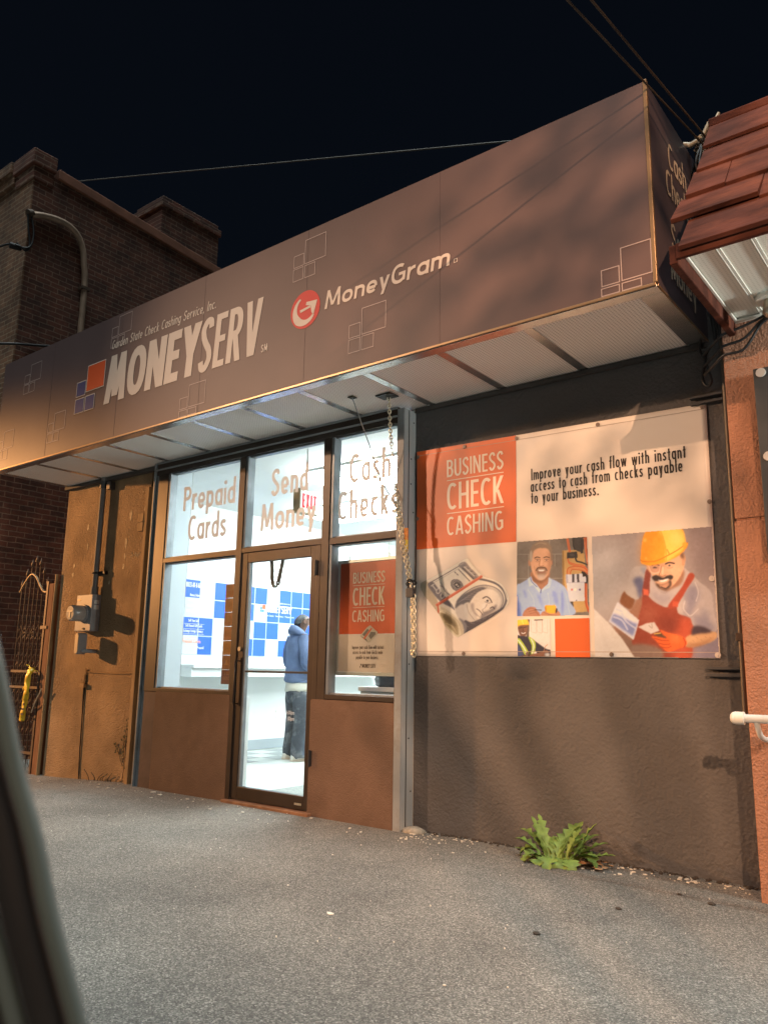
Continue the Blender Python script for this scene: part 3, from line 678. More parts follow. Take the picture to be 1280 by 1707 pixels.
m_dkchain = M('dark_worn_chain', (.10, .082, .062), rough=.5, metal=.6, var=.3, vs=30)
lp = spline([(-5.02, .085, 2.10), (-4.995, .085, 1.98), (-4.985, .085, 1.86), (-4.955, .085, 1.795), (-4.915, .085, 1.82), (-4.885, .085, 1.93), (-4.862, .085, 2.02), (-4.85, .085, 2.10)], 8)
o = thing('hanging_chain', (-4.94, .085, 2.1), None, None)
chain(lp, .026, .020, .013, .0065).build('links', m_dkchain, o); k1 = len(lp)
for seg in (lp[:int(k1*.42)], lp[int(k1*.60):]):
    b = MB(); b.tube(seg, [.0155+.002*math.sin(i*2.1) for i in range(len(seg))], 10); b.build('sleeve', M('worn_brown_sleeve', (.13, .105, .085), rough=.8, var=.3, vs=30, bump=.5, bs=60), o)
props(o, 'dark chain looped in a U behind the top of the door glass', 'chain')
# notices on the left wall, deep in the shop
for z0, z1, mt_, lab in ((1.80, 2.04, m_int_white, 'white framed notice at the top of the column by the poster'), (1.57, 1.785, m_int_white, 'white framed notice directly above the yellow notice'), (1.26, 1.545, M('yellow_notice', (.75, .58, .08), rough=.6), 'yellow framed notice on the wall left of the poster')):
    t = thing('framed_notice', (-7.97, 4.45, z0), lab, 'notice', 'notices on the back wall')
    MB().box(-7.974, -7.955, 4.2, 4.8, z0, z1).build('frame', m_bead, t, bevel=.003)
    MB().box(-7.9548, -7.951, 4.22, 4.78, z0+.02, z1-.02).build('sheet', mt_, t)
# black bag on a window ledge
t = thing('window_ledge', (-3.9, .6, .8), 'white counter ledge inside below the hanging poster', 'ledge')
MB().box(-4.25, -3.575, .40, .75, .93, .965).build('ledge_top', m_int_white, t, bevel=.003)
MB().box(-4.24, -3.575, .42, .73, .04, .929).build('cabinet', m_int_blue, t)
bb = MB(); rings = []
for z, sx, sy in ((.966, .12, .085), (.975, .15, .10), (1.03, .155, .10), (1.08, .145, .09), (1.115, .19, .12), (1.15, .185, .115), (1.165, .12, .07)):
    rings.append([(-4.02+sx*(math.cos(a)*(1+.10*math.sin(5*a+z*40))), .56+sy*math.sin(a)*(1+.12*math.cos(4*a+z*60)), z+.006*math.sin(7*a)) for a in [2*math.pi*i/28 for i in range(28)]])
bb.loft(rings); o = bb.build('trash_bag', M('black_plastic_bag', (.05, .06, .075), rough=.28, bump=.5, bs=14, bdist=.02), origin=(-4.02, .56, .966)); props(o, 'crumpled black plastic bag on the ledge under the poster', 'bag')
# hanging poster behind the right window
pst = thing('hanging_poster', (-3.95, .135, 1.05), 'orange and white framed poster hanging in the narrow window', 'poster')
PY = .125
b = MB(); b.box(-4.262, -3.630, PY, PY+.02, 1.95, 1.978); b.box(-4.262, -3.630, PY, PY+.02, 1.056, 1.084); b.box(-4.262, -4.236, PY, PY+.02, 1.0845, 1.9495); b.box(-3.656, -3.630, PY, PY+.02, 1.0845, 1.9495)
b.build('frame', M('silver_poster_frame', (.55, .53, .50), rough=.35, metal=.6), pst, bevel=.003)
m_porg = M('poster_orange', (.56, .10, .035), rough=.32, spec=.5); m_pwht = M('poster_white', (.60, .50, .46), rough=.32, spec=.5)
MB().box(-4.2355, -3.6565, PY+.006, PY+.012, 1.379, 1.9495).build('sheet', m_porg, pst); MB().box(-4.2355, -3.6565, PY+.006, PY+.012, 1.0845, 1.3785).build('sheet', m_pwht, pst)
onp = lambda u, v: (u, PY+.0035, v)
cx = -3.935
flat('lettering', [layout('BUSINESS', h=.062, size=.088, x0=-4.098, y0=1.781, width=.325, sp=.085), layout('CHECK', h=.062, size=.142, x0=-4.098, y0=1.604, width=.325, sp=.07), layout('CASHING', h=.062, size=.092, x0=-4.098, y0=1.474, width=.325, sp=.085),
    rect2(-4.098, -3.773, 1.762, 1.766), rect2(-4.098, -3.773, 1.586, 1.590)], onp, M('poster_cream_letters', (.66, .52, .44), rough=.4), pst)
m_ptx = M('poster_text', (.10, .07, .06), rough=.5)
flat('lettering', [layout('Improve your cash flow with instant', h=.055, size=.030, x0=-4.093, y0=1.262, width=.316, sp=.09), layout('access to cash from checks made', h=.055, size=.030, x0=-4.083, y0=1.223, width=.297, sp=.09), layout('payable to your business.', h=.055, size=.030, x0=-4.05, y0=1.184, width=.225, sp=.09),
    layout('MONEY', h=.09, size=.030, x0=-3.988, y0=1.118, width=.08, sp=.04, slant=.07), layout('SERV', h=.06, size=.030, x0=-3.904, y0=1.118, width=.05, sp=.05, slant=.07), rect2(-4.003, -3.992, 1.134, 1.148), rect2(-4.012, -4.005, 1.118, 1.130)], onp, m_ptx, pst)
bl = [(-.5, -.1), (-.1, .38), (.08, .5), (.30, .28), (.5, .10), (.46, -.06), (.10, -.42), (-.02, -.5), (-.16, -.38)]
pbx = lambda q: [(-3.926+u*.178, 1.378+v*.137) for u, v in q]
flat('bill_picture', poly2(pbx(bl)), lambda u, v: (u, PY+.0032, v), M('bill_paper', (.46, .39, .33), rough=.5), pst)
flat('bill_engraving', [poly2(pbx(q)) for q in ([(-.36, -.02), (-.08, .30), (.02, .22), (-.24, -.14)], [(.0, -.12), (.12, .12), (.38, .10), (.40, -.02), (.12, -.30)], [(-.46, -.12), (-.18, -.34), (-.06, -.44), (-.12, -.28)])], lambda u, v: (u, PY+.0026, v), M('bill_ink', (.16, .13, .115), rough=.5), pst)
flat('bill_band', poly2(pbx([(-.30, -.24), (-.24, -.30), (.20, .30), (.14, .36)])), lambda u, v: (u, PY+.0020, v), m_porg, pst)
hk = MB()
for x in (-4.14, -3.74): hk.tube([(x, PY+.01, 1.978), (x, PY+.01, 2.10)], .0022, 5); hk.tube([(x+.010*math.cos(a), PY+.01, 1.995+.014*math.sin(a)) for a in [i*math.pi/5 for i in range(11)]], .0025, 5)
hk.build('hanging_hooks', m_zinc, pst)
# strip of stickers on the left lower pane
stp = thing('window_strip', (-5.50, .045, .953), 'brown vertical strip of square icons stuck inside the lower left window', 'sign')
for i in range(7):
    z1 = 1.845-i*.1275; c_ = ((.45, .15, .06), (.50, .20, .07), (.42, .16, .08), (.48, .18, .08), (.52, .21, .06), (.32, .12, .06), (.20, .06, .05))[i]
    MB().box(-5.562, -5.405, .0635, .0665, z1-.1245, z1).build('strip_square', M('strip_print', c_, rough=.5, var=.15, vs=14), stp)
m_icon = M('strip_icon_print', (.42, .19, .08), rough=.5)
ic = []
for i in range(6):
    z = 1.845-i*.1275-.065; x = -5.50
    if i % 3 == 0: ic += [outline2(x-.03, x+.03, z-.02, z+.02, .004), rect2(x-.03, x+.03, z+.004, z+.009)]
    elif i % 3 == 1: ic += [poly2(circ(x, z, .012)), outline2(x-.022, x+.022, z-.034, z+.03, .004)]
    else: ic += [poly2([(x-.03, z-.02), (x+.03, z-.02), (x, z+.03)])]
ic += [layout('WE BUY', h=.07, size=.026, x0=-5.535, y0=1.035, width=.10, sp=.08), layout('GOLD', h=.07, size=.026, x0=-5.535, y0=.995, width=.085, sp=.08)]
flat('strip_icons', ic, lambda u, v: (u, .0625, v), m_icon, stp)

# ------------------------------------------------------------------ the man at the counter
def person():
    OX, OY, OZ = -6.80, 2.33, .031; ang = math.radians(-22); ca, sa = math.cos(ang), math.sin(ang)
    W_ = lambda p: (OX+p[0]*ca-p[1]*sa, OY+p[0]*sa+p[1]*ca, OZ+p[2])     # local: x right, y forward, z up
    t = thing('person', (OX, OY, OZ), 'grey haired man seen from behind in a blue hoodie and paint spattered dark jeans', 'person')
    V = []; E_ = []; Rr = []
    def ch(pts, start=None):
        pr = start
        for (x, y, z, r) in pts:
            V.append(W_((x, y, z))); Rr.append(r); i = len(V)-1
            if pr is not None: E_.append((pr, i))
            pr = i
        return pr
    pel = ch([(0, 0, .93, .13)]); ab = ch([(0, 0, 1.08, .125), (0, .0, 1.25, .14), (0, -.01, 1.40, .12)], pel)
    nk = ch([(0, 0, 1.47, .06), (0, .02, 1.53, .056), (0, .03, 1.60, .085), (0, .035, 1.665, .088), (0, .02, 1.70, .06)], ab)
    ch([(0, .125, 1.615, .018), (0, .14, 1.60, .012)], nk-2)
    for s in (-1, 1):
        ch([(s*.085, .02, 1.62, .012), (s*.098, .01, 1.635, .014)], nk-2)
        a = ch([(s*.10, 0, .90, .095), (s*.11, .02, .50, .062), (s*.115, -.01, .10, .045), (s*.12, .09, .05, .04), (s*.125, .19, .035, .028)], pel)
        a = ch([(s*.17, 0, 1.42, .065), (s*.225, -.02, 1.27, .052), (s*.235, .0, 1.13, .043), (s*.20, .17, 1.06, .036), (s*.17, .25, 1.055, .028), (s*.165, .31, 1.05, .030)], ab)
        for k in range(4): ch([(s*(.185-.018*k), .35, 1.045-.002*k, .010), (s*(.18-.018*k), .385+.008*(k in (1, 2)), 1.03, .009), (s*(.175-.017*k), .405, 1.008, .008)], a)
        ch([(s*.135, .325, 1.045, .011), (s*.12, .355, 1.03, .009)], a)
    me = bpy.data.meshes.new('body_cage'); me.from_pydata(V, E_, []); ob = bpy.data.objects.new('body_cage', me); COL.objects.link(ob)
    ob.modifiers.new('skin', 'SKIN')
    for i, r in enumerate(Rr): me.skin_vertices[0].data[i].radius = (r, r)
    me.skin_vertices[0].data[0].use_root = True
    sb = ob.modifiers.new('sub', 'SUBSURF'); sb.levels = 2; sb.render_levels = 2
    dg_ = bpy.context.evaluated_depsgraph_get(); dg_.update(); m2 = bpy.data.meshes.new_from_object(ob.evaluated_get(dg_)); bpy.data.objects.remove(ob)
    m2.polygons.foreach_set('use_smooth', [True]*len(m2.polygons)); m2.materials.clear()
    link('body', m2, M('brown_skin', (.11, .058, .04), rough=.5), t)
    def ring(cx, cy, z, rx, ry, n=28, wob=0, ph=0, tilt=0):
        return [W_((cx+rx*math.cos(a)*(1+wob*math.sin(6*a+ph)), cy+ry*math.sin(a)*(1+wob*math.cos(5*a+ph)), z+tilt*math.sin(a)+wob*.3*math.sin(4*a+ph))) for a in [2*math.pi*i/n for i in range(n)]]
    hood = M('blue_hoodie_fleece', (.085, .118, .21), rough=.9, var=.18, vs=9, bump=.4, bs=30, bdist=.01)
    b = MB(); b.loft([ring(0, 0, z, rx, ry, wob=w_, ph=z*31) for z, rx, ry, w_ in ((.895, .185, .145, .02), (.915, .205, .165, .03), (.95, .20, .16, .04), (1.05, .195, .155, .035), (1.18, .20, .15, .03), (1.32, .215, .145, .015), (1.41, .20, .125, .01), (1.455, .14, .10, 0), (1.485, .095, .085, 0))])
    for s in (-1, 1):
        pth = spline([(s*.17, -.005, 1.425), (s*.245, -.03, 1.28), (s*.258, -.01, 1.13), (s*.225, .10, 1.07), (s*.195, .20, 1.055)], 6)
        b.tube([W_(p) for p in pth], [.085, .083, .080, .078, .076, .075, .074, .073, .073, .073, .073, .074, .076, .075, .071, .068, .066, .064, .062, .060, .058, .056, .055, .052, .046][:len(pth)], 14)
    hd = b.build('hoodie', hood, t)
    b = MB(); b.loft([[W_((rx*math.cos(a), -.02+ry*math.sin(a), z-.055*math.sin(a))) for a in [2*math.pi*i/24 for i in range(24)]] for z, rx, ry in ((1.44, .15, .12), (1.475, .155, .125), (1.515, .125, .105), (1.535, .10, .085), (1.52, .085, .075))]); b.build('hood', hood, hd)
    b = MB(); b.loft([ring(0, 0, z, rx, ry, wob=w_, ph=2+z*20) for z, rx, ry, w_ in ((.800, .190, .152, .045), (.84, .187, .15, .04), (.93, .18, .14, .01))]); b.build('shirt_hem', M('cream_shirt', (.62, .60, .52), rough=.9, bump=.3, bs=25), t)
    m_jean = M('paint_spattered_jeans', (.035, .042, .055), rough=.9, var=.25, vs=8, dirt=(.20, .21, .22), ds=7, bump=.4, bs=22, bdist=.012)
    b = MB()
    b.loft([ring(0, 0, z, rx, ry, wob=.01, ph=z) for z, rx, ry in ((.70, .175, .13), (.80, .182, .142), (.92, .17, .13))])
    for s in (-1, 1):
        b.loft([ring(s*x, y, z, rx, ry, n=20, wob=w_, ph=z*23+s) for z, x, y, rx, ry, w_ in ((.045, .122, .01, .092, .105, .05), (.07, .121, 0, .100, .112, .06), (.12, .12, -.01, .094, .10, .07), (.30, .117, -.005, .088, .092, .05), (.50, .113, .01, .090, .095, .03), (.70, .10, .0, .098, .112, .01), (.80, .095, .0, .09, .11, 0))])
    b.build('jeans', m_jean, t)
    m_shoe = M('white_sneaker', (.66, .66, .62), rough=.6)
    for s in (-1, 1):
        b = MB(); b.loft([[W_((s*.122+rx*math.cos(a), y+0*a, .0+max(0, h_*(.5+.5*math.sin(a))))) for a in [2*math.pi*i/16 for i in range(16)]] for y, rx, h_ in ((-.11, .025, .06), (-.095, .042, .10), (-.03, .048, .115), (.05, .048, .105), (.13, .05, .075), (.19, .046, .055), (.215, .02, .035))]); sh_ = b.build('shoe', m_shoe, t)
        MB().loft([[W_((s*.122+.052*math.cos(a), .05+.175*math.sin(a), z)) for a in [2*math.pi*i/20 for i in range(20)]] for z in (0, .022)]).build('sole', M('sneaker_sole', (.55, .50, .42), rough=.7), sh_)
    b = MB(); vs = []; fs = []; n, mR = 20, 9
    rr = []
    for i in range(mR):
        th = math.pi*.5*i/(mR-1)*1.18
        rr.append([W_((.088*math.cos(a)*math.sin(th)*1.0, .016+.093*math.sin(a)*math.sin(th)+.0, 1.652+.072*math.cos(th)-(.05*max(0, -math.sin(a))*(th/1.57)))) for a in [2*math.pi*k/n for k in range(n)]])
    b.loft(rr[1:]); b.build('hair', M('short_grey_hair', (.06, .06, .062), rough=.9, var=.35, vs=30, bump=.3, bs=90), t)
    b = MB(); 
    for s in (-1, 1):
        b.loft([[W_((s*(.094+dx), .03+.028*math.cos(a)*sc-.004, 1.625+.036*math.sin(a)*sc)) for a in [2*math.pi*k/12 for k in range(12)]] for dx, sc in ((-.02, .7), (.004, .95), (.012, 1), (.010, .6))])
    b.build('ears', M('ear_skin', (.12, .062, .042), rough=.5), t)
person()
# ------------------------------------------------------------------ vinyl banner on the grey wall
BY = .146
BAN = thing('wall_banner', (-2.39, .15, 1.2), 'large orange and white vinyl banner of tradesmen screwed to the grey wall', 'banner')
bw = M('banner_white_vinyl', (.74, .70, .66), rough=.42, bump=.12, bs=3.5, bd=3, bdist=.03, spec=.45)
m_borg = M('banner_orange_print', (.62, .125, .026), rough=.42, bump=.12, bs=3.5, bd=3, bdist=.03, spec=.45)
m_btxt = M('banner_black_text', (.025, .022, .022), rough=.5)
m_bsil = M('banner_white_letters', (.78, .70, .62), rough=.45)
BTL, BTR, BBL, BBR = (-3.478, 2.785), (-1.298, 2.750), (-3.482, 1.211), (-1.313, 1.204)
def bpt(s, t, d):    # s,t in 0..1 on the sheet; a slight sag and ripple
    x = (BTL[0]*(1-s)+BTR[0]*s)*t+(BBL[0]*(1-s)+BBR[0]*s)*(1-t); z = (BTL[1]*(1-s)+BTR[1]*s)*t+(BBL[1]*(1-s)+BBR[1]*s)*(1-t)
    return x, z
def by(x, z): return BY-.004-.0045*(math.sin(x*5.1+z*2.2)+math.sin(x*2.3-z*6.1+1))*.5-.003
nx, nz = 60, 44
vs = []
for j in range(nz+1):
    for i in range(nx+1):
        x, z = bpt(i/nx, j/nz, 0); vs.append((x, by(x, z), z))
mb = MB(); mb.add(vs, [(j*(nx+1)+i, j*(nx+1)+i+1, (j+1)*(nx+1)+i+1, (j+1)*(nx+1)+i) for j in range(nz) for i in range(nx)], True)
o = mb.build('sheet', bw, BAN, fixn=False); sd_ = o.modifiers.new('thick', 'SOLIDIFY'); sd_.thickness = .0015; sd_.offset = -1
def onb(d): return lambda u, v: (u, by(u, v)-d, v)
def grid_poly(c00, c10, c11, c01, n, m):    # quad patch split so that it follows the ripple
    v = []; 
    for j in range(m+1):
        for i in range(n+1):
            s, t = i/n, j/m
            v.append(((c00[0]*(1-s)+c10[0]*s)*(1-t)+(c01[0]*(1-s)+c11[0]*s)*t, (c00[1]*(1-s)+c10[1]*s)*(1-t)+(c01[1]*(1-s)+c11[1]*s)*t))
    return v, [[j*(n+1)+i, j*(n+1)+i+1, (j+1)*(n+1)+i+1, (j+1)*(n+1)+i] for j in range(m) for i in range(n)]
flat('printed_square', grid_poly((-3.479, 2.012), (-2.622, 1.999), (-2.612, 2.770), (-3.476, 2.784), 24, 22), onb(.0022), m_borg, BAN)
flat('printed_square', grid_poly((-2.347, 1.207), (-2.106, 1.207), (-2.104, 1.456), (-2.347, 1.457), 8, 8), onb(.0022), m_borg, BAN)
flat('headline', [layout('BUSINESS', h=.058, size=.134, x0=-3.199, y0=2.540, width=.482, sp=.09), layout('CHECK', h=.058, size=.204, x0=-3.199, y0=2.288, width=.482, sp=.08), layout('CASHING', h=.058, size=.140, x0=-3.199, y0=2.094, width=.476, sp=.085),
    rect2(-3.199, -2.716, 2.511, 2.517), rect2(-3.199, -2.716, 2.258, 2.264)], onb(.0036), m_bsil, BAN)
flat('text_block', [layout('Improve your cash flow with instant', h=.058, size=.083, x0=-2.499, y0=2.424, width=1.062, sp=.095), layout('access to cash from checks payable', h=.058, size=.083, x0=-2.505, y0=2.340, width=1.043, sp=.095), layout('to your business.', h=.058, size=.083, x0=-2.503, y0=2.256, width=.497, sp=.095)], onb(.0024), m_btxt, BAN)
hm = MB()
def tack(x, z, r=.016, col=None):
    b = MB(); b.prism(circ(x, z, r, 16), 'y', by(x, z)-.009, by(x, z)-.0035); b.prism(circ(x, z, r*.35, 10), 'y', by(x, z)-.012, by(x, z)-.0091); b.build('washer', col or m_wash, BAN, bevel=.0015)
m_wash = M('dull_washer', (.20, .16, .14), rough=.5, metal=.4); m_wash2 = M('pale_washer', (.55, .50, .47), rough=.45)
for s, t, c_ in ((.20, .985, 0), (.40, .985, 0), (.68, .985, 0), (.99, .985, 0), (.995, .60, 0), (.99, .30, 1), (.995, .012, 1), (.70, .012, 0), (.43, .012, 0), (.195, .012, 0), (.004, .66, 0), (.006, .97, 0)):
    x, z = bpt(s, t, 0); tack(x, z, .017 if c_ else .014, m_wash2 if c_ else m_wash)
st_ = []
for t in (.021,): st_.append(([bpt(.01, t, 0), bpt(.99, t, 0), bpt(.99, t+.0022, 0), bpt(.01, t+.0022, 0)], [[0, 1, 2, 3]]))
for t in (.976,): st_.append(([bpt(.01, t, 0), bpt(.99, t, 0), bpt(.99, t+.0022, 0), bpt(.01, t+.0022, 0)], [[0, 1, 2, 3]]))
gp = []
for v, f in st_: gp.append(grid_poly(v[0], v[1], v[2], v[3], 50, 1))
m_hem = M('hem_thread', (.40, .34, .30), rough=.7)
for q in gp: flat('hem_stitching', q, onb(.0027), m_hem, BAN)

# printed pictures: pixel-fine colour per vertex, painted from flat shapes
class Canvas:
    def __init__(s, pts, res):
        s.pts = pts; s.res = res                      # pts: 4 corners in picture units (tl,tr,br,bl)
        xs = [p[0] for p in pts]; ys = [p[1] for p in pts]
        s.x0, s.x1, s.y0, s.y1 = min(xs), max(xs), min(ys), max(ys)
        s.nx = int((s.x1-s.x0)/res)+1; s.ny = int((s.y1-s.y0)/res)+1
        s.X, s.Y = np.meshgrid(s.x0+np.arange(s.nx)*res, s.y0+np.arange(s.ny)*res)
        s.im = np.zeros((s.ny, s.nx, 3))
    def blur(s, a, sg):
        r = max(1, int(sg*2.5)); k = np.exp(-.5*(np.arange(-r, r+1)/sg)**2); k /= k.sum()
        p = np.pad(a, r, mode='edge'); p = sum(k[i]*p[:, i:i+a.shape[1]] for i in range(2*r+1)); return sum(k[i]*p[i:i+a.shape[0]] for i in range(2*r+1))
    def mask(s, poly):
        P = np.array(poly, float); m = np.zeros(s.X.shape, bool)
        for i in range(len(P)):
            x1, y1 = P[i]; x2, y2 = P[(i+1) % len(P)]
            if y1 == y2: continue
            c = ((s.Y < y1) != (s.Y < y2)) & (s.X < (x2-x1)*(s.Y-y1)/(y2-y1)+x1); m ^= c
        return m.astype(float)
    def put(s, a, c): c = np.array(c, float); s.im = s.im*(1-a[..., None])+c*a[..., None]
    def poly(s, p, c, soft=.6, a=1, curve=True):
        q = spline(p, 6, True) if curve else p
        s.put(s.blur(s.mask(q), soft)*a if soft else s.mask(q)*a, c)
    def line(s, p, wd, c, soft=.5, a=1, curve=True):
        q = np.array(spline(p, 8) if curve and len(p) > 2 else p, float); d = np.full(s.X.shape, 1e9)
        for i in range(len(q)-1):
            v = q[i+1]-q[i]; L2 = (v**2).sum()+1e-9
            t = np.clip(((s.X-q[i][0])*v[0]+(s.Y-q[i][1])*v[1])/L2, 0, 1)
            d = np.minimum(d, np.hypot(s.X-q[i][0]-t*v[0], s.Y-q[i][1]-t*v[1]))
        s.put(np.clip((wd/2-d)/s.res+.5, 0, 1)*a, c)
    def ell(s, cx, cy, rx, ry, c, soft=.6, a=1, rot=0):
        r = math.radians(rot); s.poly([(cx+rx*math.cos(t)*math.cos(r)-ry*math.sin(t)*math.sin(r), cy+rx*math.cos(t)*math.sin(r)+ry*math.sin(t)*math.cos(r)) for t in [2*math.pi*i/20 for i in range(20)]], c, soft, a, False)
    def mottle(s, amp, sc, seed=0):
        g = np.random.default_rng(seed); n = np.zeros(s.X.shape)
        for k in (1, 2, 4):
            h = g.standard_normal((int(s.ny/(sc/k))+3, int(s.nx/(sc/k))+3)); yy = np.arange(s.ny)/(sc/k); xx = np.arange(s.nx)/(sc/k)
            yi = yy.astype(int); xi = xx.astype(int); fy = (yy-yi)[:, None]; fx = (xx-xi)[None]; fy = fy*fy*(3-2*fy); fx = fx*fx*(3-2*fx)
            n += ((h[yi][:, xi]*(1-fx)+h[yi][:, xi+1]*fx)*(1-fy)+(h[yi+1][:, xi]*(1-fx)+h[yi+1][:, xi+1]*fx)*fy)/k
        return n*amp
    def build(s, name, corners, d, parent, label=None, keep=None):
        """corners: banner plane (x,z) of tl,tr,br,bl"""
        A = []; B = []                                # homography picture -> banner
        for (x, y), (u, v) in zip(s.pts, corners):
            A += [[x, y, 1, 0, 0, 0, -u*x, -u*y], [0, 0, 0, x, y, 1, -v*x, -v*y]]; B += [u, v]
        h = np.linalg.solve(np.array(A, float), np.array(B, float)); w_ = h[6]*s.X+h[7]*s.Y+1
        U = (h[0]*s.X+h[1]*s.Y+h[2])/w_; Vv = (h[3]*s.X+h[4]*s.Y+h[5])/w_
        ins = s.mask(keep or s.pts) > .5; idx = -np.ones(s.X.shape, int)
        use = np.zeros(s.X.shape, bool); f = []
        q = ins[:-1, :-1] & ins[1:, :-1] & ins[:-1, 1:] & ins[1:, 1:]
        use[:-1, :-1] |= q; use[1:, :-1] |= q; use[:-1, 1:] |= q; use[1:, 1:] |= q
        idx[use] = np.arange(use.sum()); js, is_ = np.nonzero(q)
        F = np.stack([idx[js+1, is_], idx[js+1, is_+1], idx[js, is_+1], idx[js, is_]], 1)
        u = U[use]; v = Vv[use]; yv = np.array([by(a, b) for a, b in zip(u, v)])-d
        me = bpy.data.meshes.new(name); me.from_pydata(np.stack([u, yv, v], 1).tolist(), [], F.tolist())
        ca = me.color_attributes.new('print', 'FLOAT_COLOR', 'POINT')
        sm = np.stack([s.blur(s.im[..., k], .6) for k in range(3)], 2); sm = sm*(1+s.mottle(.012, 60, 3)[..., None])+s.mottle(1.8, 5, 9)[..., None]
        srgb = np.clip(sm[use]*1.06/255, 0, 1); wh = np.array(lin((232, 208, 180)))
        lc = np.where(srgb <= .04045, srgb/12.92, ((srgb+.055)/1.055)**2.4)/wh*.72
        col = np.ones((len(lc), 4)); col[:, :3] = np.clip(lc, 0, .85); ca.data.foreach_set('color', col.astype(np.float32).ravel())
        me.polygons.foreach_set('use_smooth', [True]*len(me.polygons))
        o = link(name, me, m_print, parent)
        if label: o['label'] = label
        return o
m_print = vcol_mat('printed_picture_ink')
def pic_bill():
    out = [(250, 690), (345, 635), (520, 540), (715, 430), (765, 470), (850, 572), (905, 612), (1010, 648), (1090, 700), (1140, 790), (1152, 860), (1120, 930), (1010, 1010), (900, 1080), (660, 1218), (630, 1238), (560, 1190), (490, 1110), (440, 1010), (350, 890), (275, 790)]
    c = Canvas([(230, 420), (1170, 420), (1170, 1260), (230, 1260)], 4.2)
    c.put(np.ones(c.X.shape), (226, 205, 174)); pap = (226, 204, 172); ink = (92, 84, 80); mid = (150, 136, 120)
    c.poly([(250, 690), (325, 668), (380, 780), (432, 885), (445, 1010), (350, 890), (275, 790)], (186, 160, 124), 1.2)
    for k in range(5): c.line([(262+14*k, 692-5*k), (330+14*k, 820-5*k), (430+4*k, 985-16*k)], 3, (150, 125, 95), a=.6)
    c.poly([(440, 1010), (425, 930), (470, 925), (560, 985), (640, 1060), (682, 1180), (640, 1238), (560, 1190), (490, 1110)], (206, 184, 146), 1)
    c.poly([(447, 985), (520, 1000), (590, 1045), (632, 1130), (630, 1212), (570, 1165), (490, 1085)], (150, 128, 90), 1.5)
    c.poly([(455, 988), (520, 1010), (580, 1060), (612, 1130), (560, 1105), (490, 1050)], (104, 86, 58), 2)
    c.line([(500, 1090), (570, 1120), (615, 1190)], 5, (190, 166, 124)); c.line([(450, 960), (540, 1000), (630, 1075), (665, 1190)], 4, (150, 128, 98))
    # engraved border
    c.line([(330, 690), (500, 595), (690, 485)], 7, ink, curve=False); c.line([(345, 702), (510, 610), (690, 505)], 3, mid, curve=False)
    c.poly([(325, 700), (372, 668), (430, 735), (482, 800), (560, 885), (600, 960), (560, 930), (500, 900), (440, 860), (375, 780)], (112, 102, 98), .8)
    for q in ([(372, 705), (412, 757)], [(362, 712), (384, 696)]): c.line(q, 13, (196, 178, 156), curve=False)
    for cx_, cy_ in ((432, 764), (474, 812)): c.line([(cx_+26*math.cos(t)*.6-20*math.sin(t)*.5, cy_+26*math.sin(t)*.9+8*math.cos(t)) for t in [2*math.pi*i/16 for i in range(17)]], 10, (196, 178, 156))
    c.poly([(640, 505), (705, 470), (760, 530), (830, 600), (850, 640), (800, 650), (720, 580)], (136, 122, 112), .8)
    for k in range(9): c.line([(652+20*k, 500+13*k), (690+18*k, 482+17*k)], 4, ink if k % 2 else (196, 178, 156), curve=False)
    c.line([(680, 530), (790, 640)], 15, ink, curve=False); c.line([(700, 520), (800, 612)], 9, (216, 200, 176), curve=False)
    c.line([(640, 548), (752, 660)], 4, mid, curve=False)
    for k in range(7): c.line([(640+17*k, 545+18*k), (652+17*k, 556+18*k)], 8, ink, curve=False); 
    for k in range(2): c.line([(600+22*k, 570+20*k), (612+22*k, 582+20*k)], 8, ink, curve=False)
    c.ell(622, 705, 70, 56, ink, rot=42); c.ell(622, 705, 60, 46, (170, 154, 136), rot=42); c.ell(622, 705, 54, 41, ink, rot=42); c.ell(622, 706, 42, 31, (196, 178, 156), rot=42)
    c.poly([(590, 700), (612, 672), (650, 690), (655, 722), (622, 738)], (66, 60, 58)); c.ell(618, 700, 14, 9, (190, 172, 150)); c.ell(636, 716, 8, 7, (200, 184, 160))
    for k in range(5): c.line([(455+9*k, 675+22*k), (520+14*k, 760+17*k)], 3.5, mid, curve=False)
    c.line([(455, 710), (480, 725), (500, 760), (540, 800)], 5, ink)
    # oval portrait
    c.poly([(600, 950), (618, 868), (690, 785), (800, 722), (900, 700), (1000, 722), (1075, 775), (1100, 860), (1075, 940), (960, 1020), (850, 1072), (720, 1098), (640, 1050)], (192, 174, 152), 1)
    c.line([(620, 870), (700, 785), (810, 722), (910, 706), (1010, 730), (1075, 790), (1090, 870), (1060, 945)], 8, (120, 110, 104))
    c.line([(840, 640), (940, 660), (1030, 695), (1095, 760), (1120, 850), (1090, 930), (1030, 985)], 22, (104, 96, 92)); c.line([(870, 630), (1000, 665), (1090, 735), (1130, 850)], 8, pap)
    c.poly([(605, 940), (620, 870), (660, 820), (740, 772), (850, 728), (915, 735), (880, 775), (800, 830), (775, 900), (720, 905), (660, 900)], (92, 86, 84), 1.5)
    for k in range(9): c.line([(640+30*k, 880-22*k), (690+30*k, 850-18*k), (760+20*k, 850-14*k)], 4, (140, 130, 124))
    c.poly([(770, 850), (830, 780), (920, 745), (1010, 765), (1062, 830), (1058, 900), (1010, 955), (930, 1010), (860, 1052), (805, 1025), (768, 960), (750, 900)], (222, 201, 174), 1)
    c.poly([(880, 990), (960, 950), (1020, 900), (1010, 955), (930, 1010), (860, 1052)], (130, 118, 110), 2)
    c.poly([(755, 900), (790, 890), (800, 960), (830, 1020), (800, 1010), (765, 950)], (160, 144, 130), 2)
